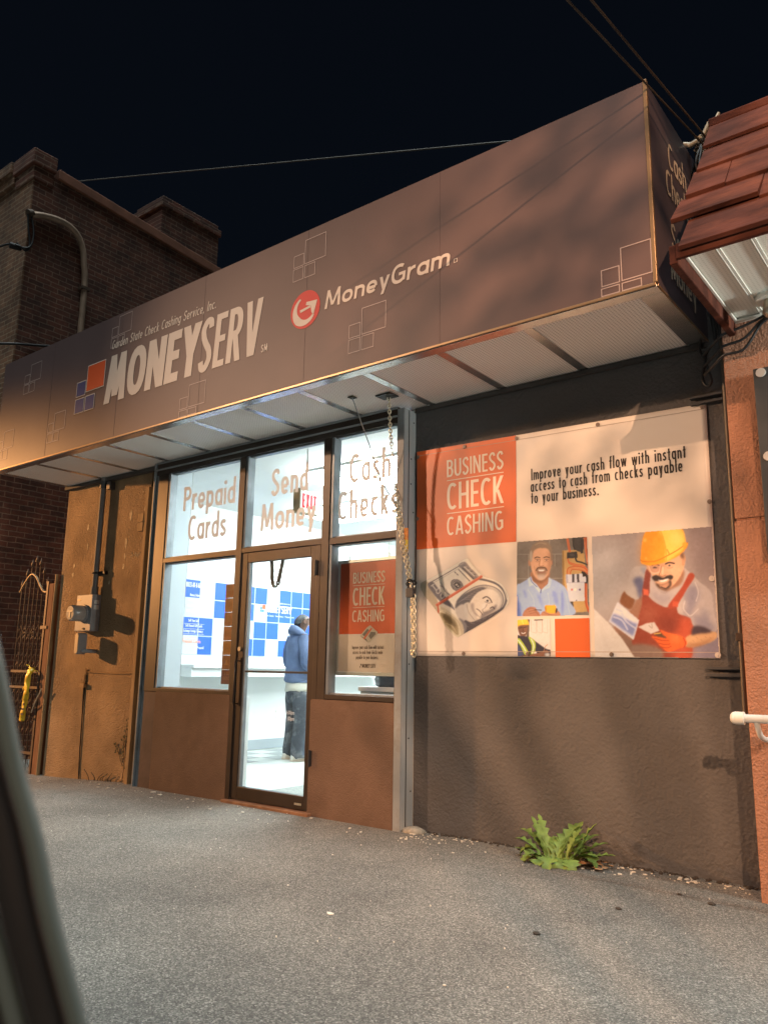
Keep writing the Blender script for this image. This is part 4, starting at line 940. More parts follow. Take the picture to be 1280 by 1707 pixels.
    c.line([(885, 838), (920, 822), (955, 842), (975, 880)], 11, (84, 76, 74)); c.ell(928, 862, 22, 13, (226, 208, 186), rot=35); c.ell(932, 863, 11, 11, (44, 40, 40)); c.line([(905, 872), (935, 885), (958, 884)], 5, (110, 98, 92))
    c.line([(958, 938), (985, 925), (1000, 945)], 10, (74, 66, 66)); c.line([(925, 900), (905, 935), (880, 955), (895, 985), (925, 975)], 6, (120, 106, 98)); c.poly([(880, 905), (915, 885), (905, 935), (885, 950)], (226, 208, 184), 2)
    c.line([(820, 945), (845, 960), (868, 985), (878, 1005)], 8, (96, 82, 78)); c.line([(800, 985), (830, 1010), (850, 1030)], 5, (150, 134, 122))
    c.poly([(690, 905), (745, 880), (765, 950), (820, 1045), (760, 1078), (705, 1020)], (196, 180, 158), 1); c.line([(720, 900), (740, 980), (800, 1060)], 4, (120, 108, 102))
    c.poly([(700, 1060), (760, 1080), (850, 1050), (960, 1000), (1100, 925), (1010, 1010), (900, 1080), (700, 1195), (680, 1130)], (70, 64, 66), 1)
    for k in range(5): c.line([(700+60*k, 1110-20*k), (740+60*k, 1130-32*k)], 4, (128, 116, 110), curve=False)
    c.poly([(640, 1040), (700, 1075), (720, 1130), (690, 1195), (665, 1120)], (120, 110, 104), 1.2)
    c.poly([(640, 1050), (660, 1150), (665, 1225), (690, 1195), (680, 1110)], (190, 168, 134), 1)
    # rubber band
    c.line([(418, 905), (640, 765), (870, 618)], 27, (198, 98, 66), curve=False); c.line([(424, 895), (640, 756), (868, 610)], 6, (222, 130, 96), curve=False); c.line([(424, 905), (432, 960), (428, 998)], 17, (170, 78, 50))
    for q in (out,): c.line(q+[q[0]], 7, (158, 138, 112), a=.7)
    c.build('bill_picture', [(-3.4599, 1.9515), (-2.6647, 1.8933), (-2.6748, 1.3219), (-3.4544, 1.3287)], .0024, BAN, 'printed roll of banknotes with a red rubber band', keep=spline(out, 6, True))
def pic_polo():
    c = Canvas([(74, 228), (862, 165), (888, 1045), (80, 1058)], 4.4)
    c.put(np.ones(c.X.shape), (114, 103, 90)); c.im += c.mottle(7, 40, 2)[..., None]
    for q in ([(74, 366), (600, 362)], [(74, 640), (600, 632)], [(440, 200), (440, 362)], [(206, 366), (206, 640)], [(500, 366), (500, 500)]): c.line(q, 6, (160, 148, 130), curve=False, a=.8)
    c.poly([(580, 322), (826, 308), (862, 700), (858, 1008), (592, 1022)], (184, 144, 86), curve=False); c.poly([(580, 322), (600, 320), (612, 1020), (592, 1022)], (140, 106, 60), curve=False)
    c.poly([(700, 165), (840, 165), (815, 330), (790, 340), (720, 300)], (62, 58, 54))
    for dx in (0, 14): c.line([(634+dx, 185), (646+dx, 260), (660+dx, 335)], 12, (196, 96, 52)); 
    for dx in (0, 16, 30): c.line([(828+dx, 180), (846+dx, 330), (872+dx*.3, 500)], 13, (184, 82, 42) if dx else (208, 110, 62))
    for dy in (0, 16): c.line([(644, 405), (662, 452+dy), (740, 478+dy), (820, 492+dy), (876, 548+dy)], 12, (194, 96, 54))
    for dy in (0, 18, 36): c.line([(636+dy, 590), (650+dy, 520+dy*.6), (740, 500+dy), (820, 515+dy), (880, 560+dy)], 10, (182, 80, 42) if dy != 18 else (206, 112, 66))
    c.line([(715, 180), (708, 260), (724, 310)], 16, (44, 42, 40)); c.line([(730, 395), (745, 440), (800, 455), (860, 480)], 18, (46, 44, 42)); c.poly([(790, 200), (830, 195), (818, 352), (790, 356)], (50, 47, 44), curve=False)
    c.poly([(634, 346), (750, 334), (754, 404), (636, 412)], (44, 41, 40), curve=False); c.ell(695, 372, 30, 16, (66, 62, 58))
    c.poly([(800, 560), (862, 590), (868, 680), (830, 690)], (38, 34, 32)); c.line([(846, 700), (850, 900), (882, 1002)], 26, (176, 80, 42)); c.line([(858, 700), (862, 900), (884, 970)], 8, (212, 118, 72))
    c.poly([(620, 592), (808, 580), (812, 615), (848, 612), (850, 676), (832, 680), (836, 886), (652, 894)], (198, 192, 194), curve=False); c.poly([(620, 592), (640, 590), (650, 680), (625, 690)], (160, 154, 158), curve=False)
    for x in (704, 758): c.poly([(x-12, 586), (x+14, 584), (x+16, 676), (x-10, 680)], (66, 60, 62), curve=False)
    c.line([(640, 684), (832, 676)], 4, (140, 134, 136), curve=False); c.ell(690, 760, 13, 12, (196, 110, 96)); c.ell(726, 760, 13, 14, (240, 232, 224)); c.ell(780, 760, 11, 12, (66, 62, 90)); c.ell(742, 880, 6, 5, (60, 56, 56))
    c.poly([(672, 895), (706, 893), (714, 1046), (690, 1050)], (70, 64, 58), curve=False)
    # shirt
    c.poly([(74, 735), (120, 690), (215, 640), (250, 660), (340, 760), (430, 690), (450, 640), (560, 690), (632, 762), (662, 880), (698, 1048), (74, 1062)], (152, 166, 206), 1)
    for q, a in (([(74, 820), (104, 900), (124, 1058), (74, 1060)], .8), ([(578, 760), (600, 880), (588, 1050), (572, 960)], .5), ([(150, 760), (185, 800), (190, 860), (165, 830)], .35), ([(300, 800), (350, 860), (370, 960), (330, 900)], .3), ([(470, 780), (520, 800), (540, 930), (500, 900)], .35)): c.poly(q, (84, 98, 146), 2.2, a)
    for q in ([(200, 760), (260, 860), (270, 940)], [(420, 800), (440, 900), (420, 940)], [(620, 800), (640, 900), (668, 1030)]): c.line(q, 10, (178, 190, 222), a=.5)
    c.poly([(240, 560), (432, 560), (430, 640), (424, 690), (352, 762), (290, 710), (242, 650)], (158, 110, 80), 1); c.poly([(250, 600), (330, 655), (420, 600), (420, 640), (345, 690), (262, 660)], (124, 82, 58), 2.5)
    c.poly([(270, 690), (345, 758), (352, 766), (340, 800), (300, 740)], (66, 74, 112), 1)
    c.poly([(196, 640), (236, 612), (250, 660), (300, 706), (344, 762), (330, 800), (262, 706), (215, 726)], (180, 190, 218), .8, curve=False); c.poly([(432, 618), (466, 650), (444, 738), (384, 760), (346, 792), (356, 756), (424, 692)], (172, 184, 214), .8, curve=False); c.line([(230, 625), (240, 668), (300, 730)], 6, (64, 72, 110))
    c.line([(340, 800), (338, 900)], 4, (120, 134, 176), curve=False)
    # head
    c.ell(218, 460, 14, 38, (170, 116, 84)); c.ell(464, 452, 10, 34, (160, 108, 78))
    c.poly([(224, 410), (240, 320), (290, 272), (350, 262), (420, 280), (460, 340), (464, 430), (452, 520), (420, 600), (370, 648), (320, 650), (270, 606), (236, 520)], (204, 152, 114), 1)
    c.poly([(420, 330), (462, 400), (450, 520), (415, 600), (420, 500), (432, 420)], (150, 102, 74), 3, .7); c.poly([(250, 330), (330, 300), (410, 320), (400, 380), (300, 385)], (206, 154, 116), 4, .6)
    c.poly([(220, 440), (218, 350), (248, 270), (300, 228), (352, 216), (420, 232), (462, 290), (470, 360), (466, 440), (452, 420), (446, 350), (410, 300), (330, 296), (272, 320), (250, 372), (240, 440)], (128, 106, 84), 1.2); c.poly([(222, 440), (220, 360), (238, 320), (250, 370), (240, 440)], (168, 152, 132), 1.5); c.line([(280, 260), (330, 240), (400, 250)], 10, (158, 134, 106), a=.6)
    c.line([(276, 408), (300, 396), (332, 404)], 11, (86, 62, 46)); c.line([(376, 404), (404, 394), (436, 402)], 11, (86, 62, 46))
    for x in (306, 406): c.ell(x, 431, 17, 5, (190, 158, 136)); c.ell(x, 431, 11, 5, (66, 50, 42)); c.line([(x-24, 424), (x, 418), (x+24, 424)], 4, (96, 66, 48)); c.line([(x-20, 446), (x, 450), (x+20, 444)], 4, (140, 96, 70))
    c.line([(336, 420), (326, 468), (322, 490), (346, 500), (372, 492)], 5, (140, 92, 66)); c.line([(352, 430), (350, 480)], 9, (218, 170, 132), curve=False)
    c.poly([(290, 556), (298, 526), (326, 506), (350, 511), (374, 504), (404, 520), (412, 556), (398, 596), (352, 618), (308, 600)], (128, 98, 76), 2.2, .85); c.line([(292, 545), (312, 516), (350, 512), (390, 516), (410, 545)], 13, (96, 70, 54)); c.poly([(300, 600), (350, 590), (400, 600), (372, 646), (320, 648)], (178, 158, 140), 2.5, .8)
    c.poly([(314, 539), (350, 535), (386, 538), (370, 553), (330, 555)], (226, 214, 202), 1); c.line([(308, 562), (350, 572), (392, 558)], 6, (150, 92, 80))
    c.line([(268, 500), (280, 545), (285, 590)], 4, (146, 98, 70), a=.7)
    # hands, pen, meter
    c.poly([(152, 1060), (166, 990), (222, 952), (282, 958), (300, 985), (336, 1028), (325, 1060)], (168, 114, 84), 1); 
    for k in range(3): c.line([(196+14*k, 980+24*k), (246+20*k, 968+24*k), (292+12*k, 992+20*k)], 4, (120, 76, 54))
    c.line([(280, 982), (352, 988)], 7, (40, 36, 38), curve=False)
    c.poly([(388, 945), (400, 934), (500, 930), (516, 950), (512, 1030), (400, 1034)], (228, 162, 46), .8, curve=False); c.poly([(388, 950), (404, 944), (410, 1030), (396, 1030)], (176, 116, 30), .8, curve=False); c.poly([(512, 970), (530, 980), (528, 1030), (510, 1030)], (56, 46, 40), .8)
    c.poly([(352, 1020), (384, 1000), (450, 1024), (510, 1020), (540, 996), (556, 1060), (362, 1060)], (172, 118, 86), 1); c.line([(380, 1014), (430, 1034), (480, 1048)], 4, (122, 78, 56))
    c.build('tradesman_picture', [(-2.618, 1.997), (-2.100, 1.989), (-2.104, 1.475), (-2.628, 1.480)], .0024, BAN, 'printed photo of a bearded man in a pale blue polo shirt')
def pic_vest():
    c = Canvas([(78, 1095), (455, 1090), (458, 1510), (80, 1512)], 4.2)
    c.put(np.ones(c.X.shape), (214, 198, 178)); c.poly([(176, 1085), (222, 1085), (214, 1300), (186, 1300)], (96, 82, 70), curve=False)
    for x in (240, 305, 368): c.line([(x, 1100), (x+2, 1236), (x+58, 1250), (x+60, 1100)], 4, (180, 162, 142), curve=False)
    c.line([(280, 1102), (370, 1100)], 12, (70, 62, 58), curve=False)
    c.poly([(92, 1170), (190, 1156), (198, 1228), (170, 1286), (124, 1290), (94, 1232)], (112, 76, 57), 1); c.poly([(150, 1165), (190, 1160), (192, 1220), (168, 1260)], (134, 92, 70), 2.5, .6)
    c.line([(104, 1192), (136, 1186)], 6, (44, 30, 26), curve=False); c.line([(152, 1186), (184, 1180)], 6, (44, 30, 26), curve=False); c.line([(148, 1190), (146, 1222), (160, 1226)], 4, (66, 42, 34)); c.line([(128, 1246), (148, 1254), (172, 1244)], 8, (236, 226, 214))
    c.poly([(74, 1290), (120, 1282), (180, 1286), (230, 1300), (300, 1350), (400, 1420), (455, 1440), (455, 1490), (330, 1478), (200, 1500), (74, 1516)], (50, 46, 54), 1); c.poly([(74, 1380), (120, 1420), (150, 1512), (74, 1516)], (72, 80, 110), 2)
    c.poly([(78, 1310), (112, 1316), (172, 1400), (222, 1494), (166, 1494), (112, 1392), (78, 1350)], (172, 186, 66), .8); c.line([(90, 1330), (150, 1410), (194, 1492)], 12, (214, 214, 190)); c.poly([(206, 1290), (278, 1336), (290, 1400), (268, 1480), (230, 1484), (246, 1400)], (168, 184, 68), .8); c.line([(240, 1316), (268, 1390), (250, 1478)], 11, (214, 214, 190))
    c.poly([(268, 1480), (286, 1450), (306, 1480)], (232, 226, 220)); c.poly([(124, 1504), (240, 1486), (340, 1462), (410, 1436), (444, 1470), (440, 1514), (124, 1516)], (126, 84, 62), 1); c.line([(380, 1450), (400, 1400), (424, 1378)], 7, (170, 120, 92)); c.ell(420, 1490, 34, 26, (128, 120, 112)); c.ell(420, 1490, 20, 15, (172, 164, 152))
    c.poly([(74, 1174), (78, 1110), (104, 1090), (190, 1092), (216, 1156), (196, 1152), (120, 1156)], (236, 186, 62), .8); c.line([(74, 1172), (120, 1158), (214, 1154)], 8, (196, 146, 40)); c.line([(130, 1092), (150, 1148)], 6, (250, 214, 110))
    c.build('worker_picture', [(-2.626, 1.459), (-2.381, 1.459), (-2.381, 1.210), (-2.626, 1.210)], .0024, BAN, 'small printed photo of a smiling worker in a yellow helmet and vest')
def pic_hat():
    c = Canvas([(30, 183), (1098, 92), (1168, 1270), (60, 1255)], 4.6)
    c.put(np.ones(c.X.shape), (166, 147, 134)); m = c.mottle(9, 120, 5); c.im += m[..., None]*np.array([1, .95, .9])
    c.poly([(850, 80), (1180, 60), (1180, 640), (980, 560), (860, 330)], (134, 110, 100), 16, .75); c.poly([(20, 300), (300, 260), (330, 560), (180, 840), (40, 820)], (182, 172, 160), 20, .7); c.poly([(900, 1100), (1180, 1000), (1180, 1290), (880, 1290)], (120, 104, 110), 14, .8)
    skin = (206, 154, 114)
    # viewer-left arm
    c.poly([(284, 745), (330, 668), (412, 730), (384, 832), (300, 790)], (126, 76, 46), 1.2); c.poly([(230, 985), (380, 830), (470, 700), (500, 900), (460, 1150), (430, 1264), (330, 1120)], (150, 104, 78), 2)
    c.poly([(250, 1010), (420, 1120), (640, 1150), (670, 1275), (420, 1275), (330, 1130)], (126, 94, 74), 2.5)
    c.poly([(388, 478), (440, 448), (524, 458), (530, 540), (480, 610), (442, 744), (330, 682), (352, 596)], (176, 160, 146), 1); c.poly([(400, 570), (470, 540), (500, 620), (462, 735), (440, 690), (430, 640)], (74, 76, 104), 3, .8); c.poly([(470, 450), (524, 460), (510, 520), (480, 500)], (120, 122, 138), 3, .7)
    # overalls
    c.poly([(490, 680), (560, 730), (690, 812), (780, 800), (900, 905), (938, 900), (930, 1120), (900, 1275), (650, 1275), (640, 1190), (400, 1150), (430, 1010), (450, 900), (476, 800)], (142, 62, 42), 1.2)
    c.poly([(800, 950), (936, 900), (925, 1150), (900, 1275), (760, 1275)], (188, 80, 50), 6, .8); c.poly([(500, 800), (620, 830), (560, 960), (470, 940)], (166, 92, 66), 8, .6); c.poly([(640, 900), (800, 920), (760, 1040), (650, 1000)], (116, 48, 34), 8, .7)
    c.poly([(395, 1150), (560, 1150), (660, 1200), (650, 1275), (425, 1275)], (132, 104, 86), 3)
    # tshirt
    c.poly([(520, 468), (600, 630), (690, 690), (820, 560), (836, 462), (900, 500), (980, 580), (1092, 680), (1120, 860), (1152, 1000), (1096, 1040), (944, 985), (905, 908), (805, 870), (780, 800), (690, 812), (560, 740), (505, 600)], (178, 158, 144), 1)
    for q, a in (([(850, 700), (930, 600), (990, 700), (940, 830), (905, 900), (850, 870), (880, 800)], .6), ([(940, 880), (1060, 930), (1140, 1000), (1090, 1036), (960, 990)], .55), ([(560, 640), (640, 700), (740, 690), (690, 800), (590, 740)], .35), ([(1010, 820), (1080, 880), (1060, 960), (1000, 880)], .4)): c.poly(q, (108, 100, 112), 5, a)
    for q in ([(950, 590), (980, 680), (960, 760)], [(860, 760), (850, 830), (900, 890)], [(980, 830), (930, 880), (910, 890)]): c.line(q, 9, (210, 192, 174), a=.6)
    c.poly([(866, 1090), (960, 1040), (1100, 1030), (1150, 1050), (1128, 1104), (1010, 1152), (880, 1168)], (196, 146, 100), 1.2); c.poly([(940, 985), (1030, 990), (1100, 1036), (980, 1050), (920, 1060)], (70, 54, 56), 2); c.poly([(890, 1140), (1000, 1130), (1120, 1090), (1010, 1156), (884, 1170)], (140, 92, 60), 3, .8)
    for x, y in ((960, 1080), (1000, 1100), (1040, 1075), (1080, 1080), (930, 1110)): c.line([(x, y), (x+14, y+12)], 4, (150, 100, 66), curve=False, a=.7)
    c.poly([(516, 478), (556, 500), (548, 600), (545, 690), (500, 720), (480, 680), (492, 600)], (126, 58, 46), 1); c.poly([(900, 512), (946, 540), (880, 650), (810, 770), (760, 822), (712, 800), (830, 640)], (160, 66, 44), 1)
    c.poly([(488, 648), (534, 658), (542, 712), (494, 704)], (196, 88, 60), .8, curve=False); c.poly([(754, 758), (806, 764), (798, 812), (748, 804)], (186, 80, 52), .8, curve=False)
    # head
    c.poly([(780, 560), (845, 470), (852, 540), (820, 610), (745, 650), (690, 668)], (150, 102, 74), 2)
    c.poly([(522, 440), (600, 400), (720, 380), (836, 330), (862, 390), (848, 470), (806, 560), (742, 632), (690, 664), (640, 650), (600, 602), (570, 530), (538, 490)], skin, 1); c.ell(848, 400, 15, 46, (190, 136, 98), rot=8); c.poly([(815, 340), (846, 325), (850, 380), (825, 372)], (110, 78, 58), 2)
    c.poly([(720, 470), (800, 440), (830, 480), (790, 560), (740, 590)], (222, 170, 128), 4, .6); c.poly([(525, 440), (660, 430), (700, 440), (640, 470), (545, 470)], (170, 118, 84), 4, .8)
    c.poly([(534, 442), (634, 440), (628, 500), (566, 504)], (176, 126, 100), 1.2, .7); c.line([(536, 444), (566, 506), (628, 500), (640, 446)], 4, (226, 190, 160))
    c.line([(688, 428), (722, 416), (764, 424)], 12, (66, 44, 36)); c.ell(724, 442, 19, 5, (196, 164, 140), rot=-4); c.ell(722, 442, 11, 6, (56, 42, 38)); c.ell(592, 462, 20, 7, (70, 48, 40)); c.line([(565, 440), (600, 432), (630, 440)], 8, (80, 54, 42)); c.line([(700, 462), (730, 466), (752, 456)], 4, (160, 108, 80))
    c.line([(648, 450), (640, 500), (632, 528), (660, 540), (690, 526)], 6, (150, 98, 70)); c.line([(664, 460), (662, 516)], 12, (228, 178, 138), curve=False)
    c.poly([(566, 548), (600, 528), (640, 540), (664, 552), (700, 534), (738, 528), (756, 544), (740, 566), (690, 562), (650, 574), (596, 582)], (54, 40, 36), 1); c.poly([(618, 566), (652, 575), (712, 558), (696, 578), (652, 588)], (234, 222, 208), 1)
    c.poly([(596, 582), (608, 600), (650, 612), (704, 596), (730, 570), (742, 610), (720, 645), (690, 664), (644, 652), (610, 622)], (70, 50, 42), 1.4); c.poly([(630, 605), (660, 612), (716, 592), (716, 630), (690, 652), (648, 640)], (186, 132, 98), 1.6); c.line([(650, 634), (690, 646), (716, 628)], 8, (66, 46, 38))
    # hard hat
    c.poly([(466, 400), (476, 260), (500, 160), (545, 122), (700, 96), (828, 112), (862, 205), (868, 240), (888, 242), (868, 292), (790, 362), (680, 414), (560, 442), (484, 428)], (226, 142, 40), .8)
    c.poly([(632, 130), (720, 104), (826, 116), (862, 220), (840, 300), (780, 350), (690, 402), (684, 280), (664, 190)], (240, 180, 74), 1.5); c.poly([(740, 150), (800, 150), (810, 240), (770, 260)], (250, 214, 130), 8, .7); c.poly([(476, 300), (500, 200), (560, 150), (540, 300), (520, 420), (484, 420)], (202, 112, 28), 9, .6)
    c.line([(464, 392), (500, 408), (600, 402), (700, 356), (800, 300), (880, 238)], 8, (188, 104, 26)); c.line([(640, 130), (668, 200), (690, 300), (694, 396)], 5, (206, 128, 36)); c.poly([(840, 240), (872, 238), (866, 270), (846, 290)], (226, 150, 50)); c.line([(700, 300), (722, 344)], 9, (190, 120, 40), curve=False); c.ell(504, 218, 7, 12, (250, 200, 140), 2); c.ell(514, 378, 6, 6, (250, 200, 140), 2)
    # sheet, trowel, glove
    c.poly([(260, 765), (455, 930), (405, 1105), (183, 940)], (206, 196, 190), .8, curve=False); c.poly([(226, 870), (300, 900), (420, 960), (440, 950), (400, 1070), (300, 1005), (200, 930)], (124, 128, 160), 2, curve=False)
    for q in ([(230, 900), (300, 930), (350, 1010)], [(300, 870), (340, 940), (420, 1000)], [(250, 830), (300, 850)]): c.line(q, 16, (192, 186, 190), a=.8)
    c.poly([(444, 990), (520, 956), (590, 946), (636, 1022), (560, 1052)], (206, 186, 168), .8, curve=False); c.line([(540, 975), (570, 1000), (566, 960)], 5, (150, 130, 114)); c.poly([(586, 1050), (640, 1036), (700, 1080), (640, 1084)], (96, 66, 44), .8); c.line([(590, 1050), (646, 1044)], 9, (222, 170, 80), curve=False)
    c.poly([(564, 1072), (640, 1080), (700, 1090), (660, 1050), (640, 1012), (700, 1036), (800, 1062), (862, 1092), (876, 1150), (800, 1186), (716, 1212), (650, 1168), (600, 1110)], (214, 92, 42), 1)
    for q in ([(590, 1090), (660, 1110), (720, 1112)], [(620, 1130), (680, 1145), (730, 1140)], [(640, 1165), (700, 1176), (740, 1162)]): c.line(q, 7, (164, 62, 28))
    c.line([(848, 1090), (866, 1130), (856, 1168)], 10, (170, 62, 30)); c.poly([(740, 1060), (820, 1080), (800, 1120), (740, 1100)], (236, 122, 62), 5, .7)
    c.poly([(40, 815), (180, 950), (300, 1090), (425, 1275), (40, 1275)], (212, 196, 176), .8, curve=False)
    c.build('mason_picture', [(-2.0692, 1.987), (-1.312, 1.981), (-1.3171, 1.2045), (-2.0757, 1.2088)], .0024, BAN, 'printed photo of a laughing mason in an orange hard hat and red overalls')
pic_bill(); pic_polo(); pic_vest(); pic_hat()
# ------------------------------------------------------------------ chain, pull cord and tag at the corner post
ch_pts = spline([(-3.49, -.222, 3.135), (-3.515, -.17, 2.95), (-3.525, -.12, 2.70), (-3.515, -.08, 2.45), (-3.495, -.05, 2.25), (-3.47, -.045, 2.12), (-3.435, -.05, 1.95), (-3.405, -.05, 1.82), (-3.392, -.052, 1.735)], 8)
hc = thing('hoist_chain', (-3.49, -.222, 3.14), 'long zinc chain hanging from a square hole in the soffit down the corner post', 'chain')
chain(ch_pts, .0245, .018, .0115, .0045).build('upper_links', m_zinc, hc)
c2_ = spline([(-3.515, -.09, 2.34), (-3.50, -.065, 2.2), (-3.478, -.06, 2.06), (-3.452, -.062, 1.95), (-3.42, -.062, 1.85), (-3.40, -.062, 1.74)], 8)
chain(c2_, .0245, .018, .0115, .0045).build('doubled_links', m_zinc, hc)
c3_ = spline([(-3.375, -.055, 1.72), (-3.372, -.05, 1.55), (-3.368, -.05, 1.40), (-3.366, -.05, 1.30), (-3.369, -.05, 1.205)], 8)
chain(c3_, .026, .020, .014, .0055).build('hanging_end', m_zinc, hc)
chain([(x+.016, y-.012, z) for x, y, z in c3_[4:]], .026, .020, .014, .0055).build('hanging_end', m_zinc, hc)
MB().box(-3.56, -3.42, -.30, -.19, 3.132, 3.1395).build('hole_plate', m_bronze_dk, hc)
pl = thing('padlock', (-3.385, -.055, 1.64), 'dark padlock gripping the chain beside the banner', 'padlock')
b = MB(); b.prism(rbox(-3.418, -3.352, 1.625, 1.695, .012), 'y', -.080, -.040); b.build('body', m_blackplastic, pl, bevel=.004)
MB().tube([(-3.405, -.06, 1.69)]+[(-3.385+.020*math.cos(a), -.06, 1.725+.022*math.sin(a)) for a in [math.pi-i*math.pi/8 for i in range(9)]]+[(-3.365, -.06, 1.69)], .0055, 8).build('shackle', m_bronze_dk, pl)
chain(spline([(-3.42, -.05, 1.72), (-3.40, -.075, 1.745), (-3.37, -.07, 1.75), (-3.355, -.05, 1.73), (-3.38, -.04, 1.71)], 5), .022, .018, .0115, .0045).build('wrapped_links', m_bronze_dk, hc)
pcd = thing('pull_cord', (-3.726, -.373, 3.14), 'thin wire cord slanting from the soffit to the chain with a clamp', 'cord')
MB().tube([(-3.726, -.373, 3.138), (-3.69, -.20, 2.80), (-3.672, -.09, 2.56)], .0042, 6).build('cord', m_steel, pcd)
MB().tube([(-3.672, -.09, 2.56), (-3.60, -.08, 2.44), (-3.515, -.075, 2.325)], .0038, 6).build('cord', m_steel, pcd)
MB().tube([(-3.668, -.09, 2.53), (-3.645, -.08, 2.44), (-3.61, -.075, 2.38)], .003, 6).build('cord', m_zinc, pcd)
b = MB(); b.tube([(-3.681, -.09, 2.585), (-3.664, -.09, 2.525)], .0105, 8); b.tube([(-3.672, -.104, 2.555), (-3.672, -.076, 2.555)], .012, 8); b.build('clamp', m_zinc, pcd)
MB().box(-3.75, -3.70, -.40, -.345, 3.133, 3.1395).build('hole_plate', m_bronze_dk, pcd)
tg = thing('warning_tag', (-3.47, -.02, 1.97), 'narrow orange and yellow tag tube hanging beside the chain', 'tag')
b = MB(); b.tube([(-3.452, -.035, 1.975), (-3.452, -.035, 2.06)], .016, 12); b.build('yellow_end', M('tag_yellow', (.72, .50, .05), rough=.5, var=.2, vs=40), tg)
b = MB(); b.tube([(-3.452, -.035, 2.0602), (-3.452, -.035, 2.15)], .016, 12); b.build('orange_end', M('tag_orange', (.75, .26, .05), rough=.5, var=.2, vs=40), tg)

# ------------------------------------------------------------------ electric service on the tan wall
m_meter = M('grey_meter_enamel', (.27, .28, .30), rough=.5, var=.08, vs=8)
em_ = thing('electric_meter', (-7.79, .12, 1.455), 'grey electric meter box with round meter on the tan wall', 'electric meter')
MB().box(-7.94, -7.64, .012, .119, 1.455, 1.845).build('box', m_meter, em_, bevel=.006)
b = MB(); b.tube([(-7.785, .011, 1.64), (-7.785, -.01, 1.64)], .098, 28); b.build('collar', m_meter, em_)
b = MB(); b.tube([(-7.785, -.0102, 1.64), (-7.785, -.135, 1.64), (-7.785, -.147, 1.64)], [.086, .084, .072], 28); b.build('meter_drum', M('meter_glass_cover', (.34, .34, .33), rough=.25, spec=.6), em_)
b = MB(); b.box(-7.84, -7.73, -.151, -.1475, 1.648, 1.668); b.box(-7.80, -7.77, -.151, -.1475, 1.59, 1.6475); b.build('dial_plate', m_cream, em_)
for z0, z1 in ((1.745, 1.785), (1.685, 1.732)): MB().box(-7.6395, -7.6375, .035, .095, z0, z1).build('label', M('meter_label', (.6, .6, .58), rough=.5), em_)
MB().box(-7.915, -7.862, .0095, .0118, 1.782, 1.802).build('label', M('meter_tag', (.75, .45, .12), rough=.5), em_)
MB().box(-7.78, -7.75, .004, .0118, 1.472, 1.49).build('latch', m_bronze_dk, em_)
lb = thing('conduit_body', (-7.72, .05, 1.20), 'oval grey conduit fitting hanging below the electric meter box', 'conduit fitting')
b = MB(); b.prism(rbox(-7.80, -7.725, 1.21, 1.435, .035, 6), 'y', -.05, .045); b.build('body', m_meter, lb, bevel=.005)
b = MB(); b.prism(rbox(-7.795, -7.730, 1.216, 1.429, .031, 6), 'y', -.058, -.0505); b.build('cover', M('pale_cover_plate', (.55, .42, .25), rough=.4), lb, bevel=.003)
b = MB(); b.tube([(-7.7245, .0, 1.245), (-7.68, .02, 1.245), (-7.66, .119, 1.245)], .022, 10); b.build('elbow', m_meter, lb)
cd_ = thing('service_conduit', (-7.74, .07, 1.85), 'grey conduit pipe rising from the electric meter to the soffit', 'conduit')
b = MB(); b.tube([(-7.70, .065, 1.846), (-7.70, .065, 1.93)], .040, 14); b.tube([(-7.70, .065, 1.93), (-7.70, .065, 3.14)], .031, 14); b.build('pipe', M('conduit_paint', (.13, .125, .125), rough=.7, var=.1, vs=7), cd_)
b = MB(); b.box(-7.76, -7.56, .075, .118, 2.06, 2.095); b.tube([(-7.733, .09, 2.078), (-7.728, .04, 2.078), (-7.70, .028, 2.078), (-7.672, .04, 2.078), (-7.667, .09, 2.078)], .009, 6); b.build('strap', m_bronze_dk, cd_)
b = MB(); b.tube([(-7.70, .065, 3.02), (-7.70, .065, 3.1)], .040, 14); b.box(-7.62, -7.56, .05, .119, 3.0, 3.08); b.build('coupling', m_steel_dk, cd_)
jb = MB(); jb.box(-6.99, -6.892, .05, .119, 2.47, 2.655); jb.box(-6.985, -6.897, .042, .0498, 2.56, 2.575); o = jb.build('junction_box', m_wood, origin=(-6.94, .1, 2.47), bevel=.005); props(o, 'small weathered box fixed beside the vertical trim board', 'box')
wr = thing('wall_cable', (-7.79, .11, .3), 'thin cable running down the tan wall to the pavement below a small clip box', 'cable')
MB().tube(spline([(-7.80, .112, 1.05), (-7.795, .112, .95), (-7.81, .112, .80), (-7.80, .112, .5), (-7.79, .112, .2), (-7.775, .113, -.02), (-7.74, .10, -.11)], 6), .006, 6).build('cable', m_black, wr)
MB().tube(spline([(-7.815, .112, 1.0), (-7.825, .112, .9), (-7.822, .112, .75), (-7.80, .112, .5)], 6), .004, 6).build('cable', m_black, wr)
MB().box(-7.865, -7.775, .082, .119, .862, .905).build('clip_box', m_wood, wr, bevel=.003)
MB().tube(spline([(-7.80, .11, 1.06), (-7.77, .105, 1.03), (-7.70, .11, 1.025), (-7.4, .113, 1.018), (-7.15, .113, 1.02), (-6.9, .113, 1.03)], 6), .005, 6).build('side_wire', m_wood, wr)
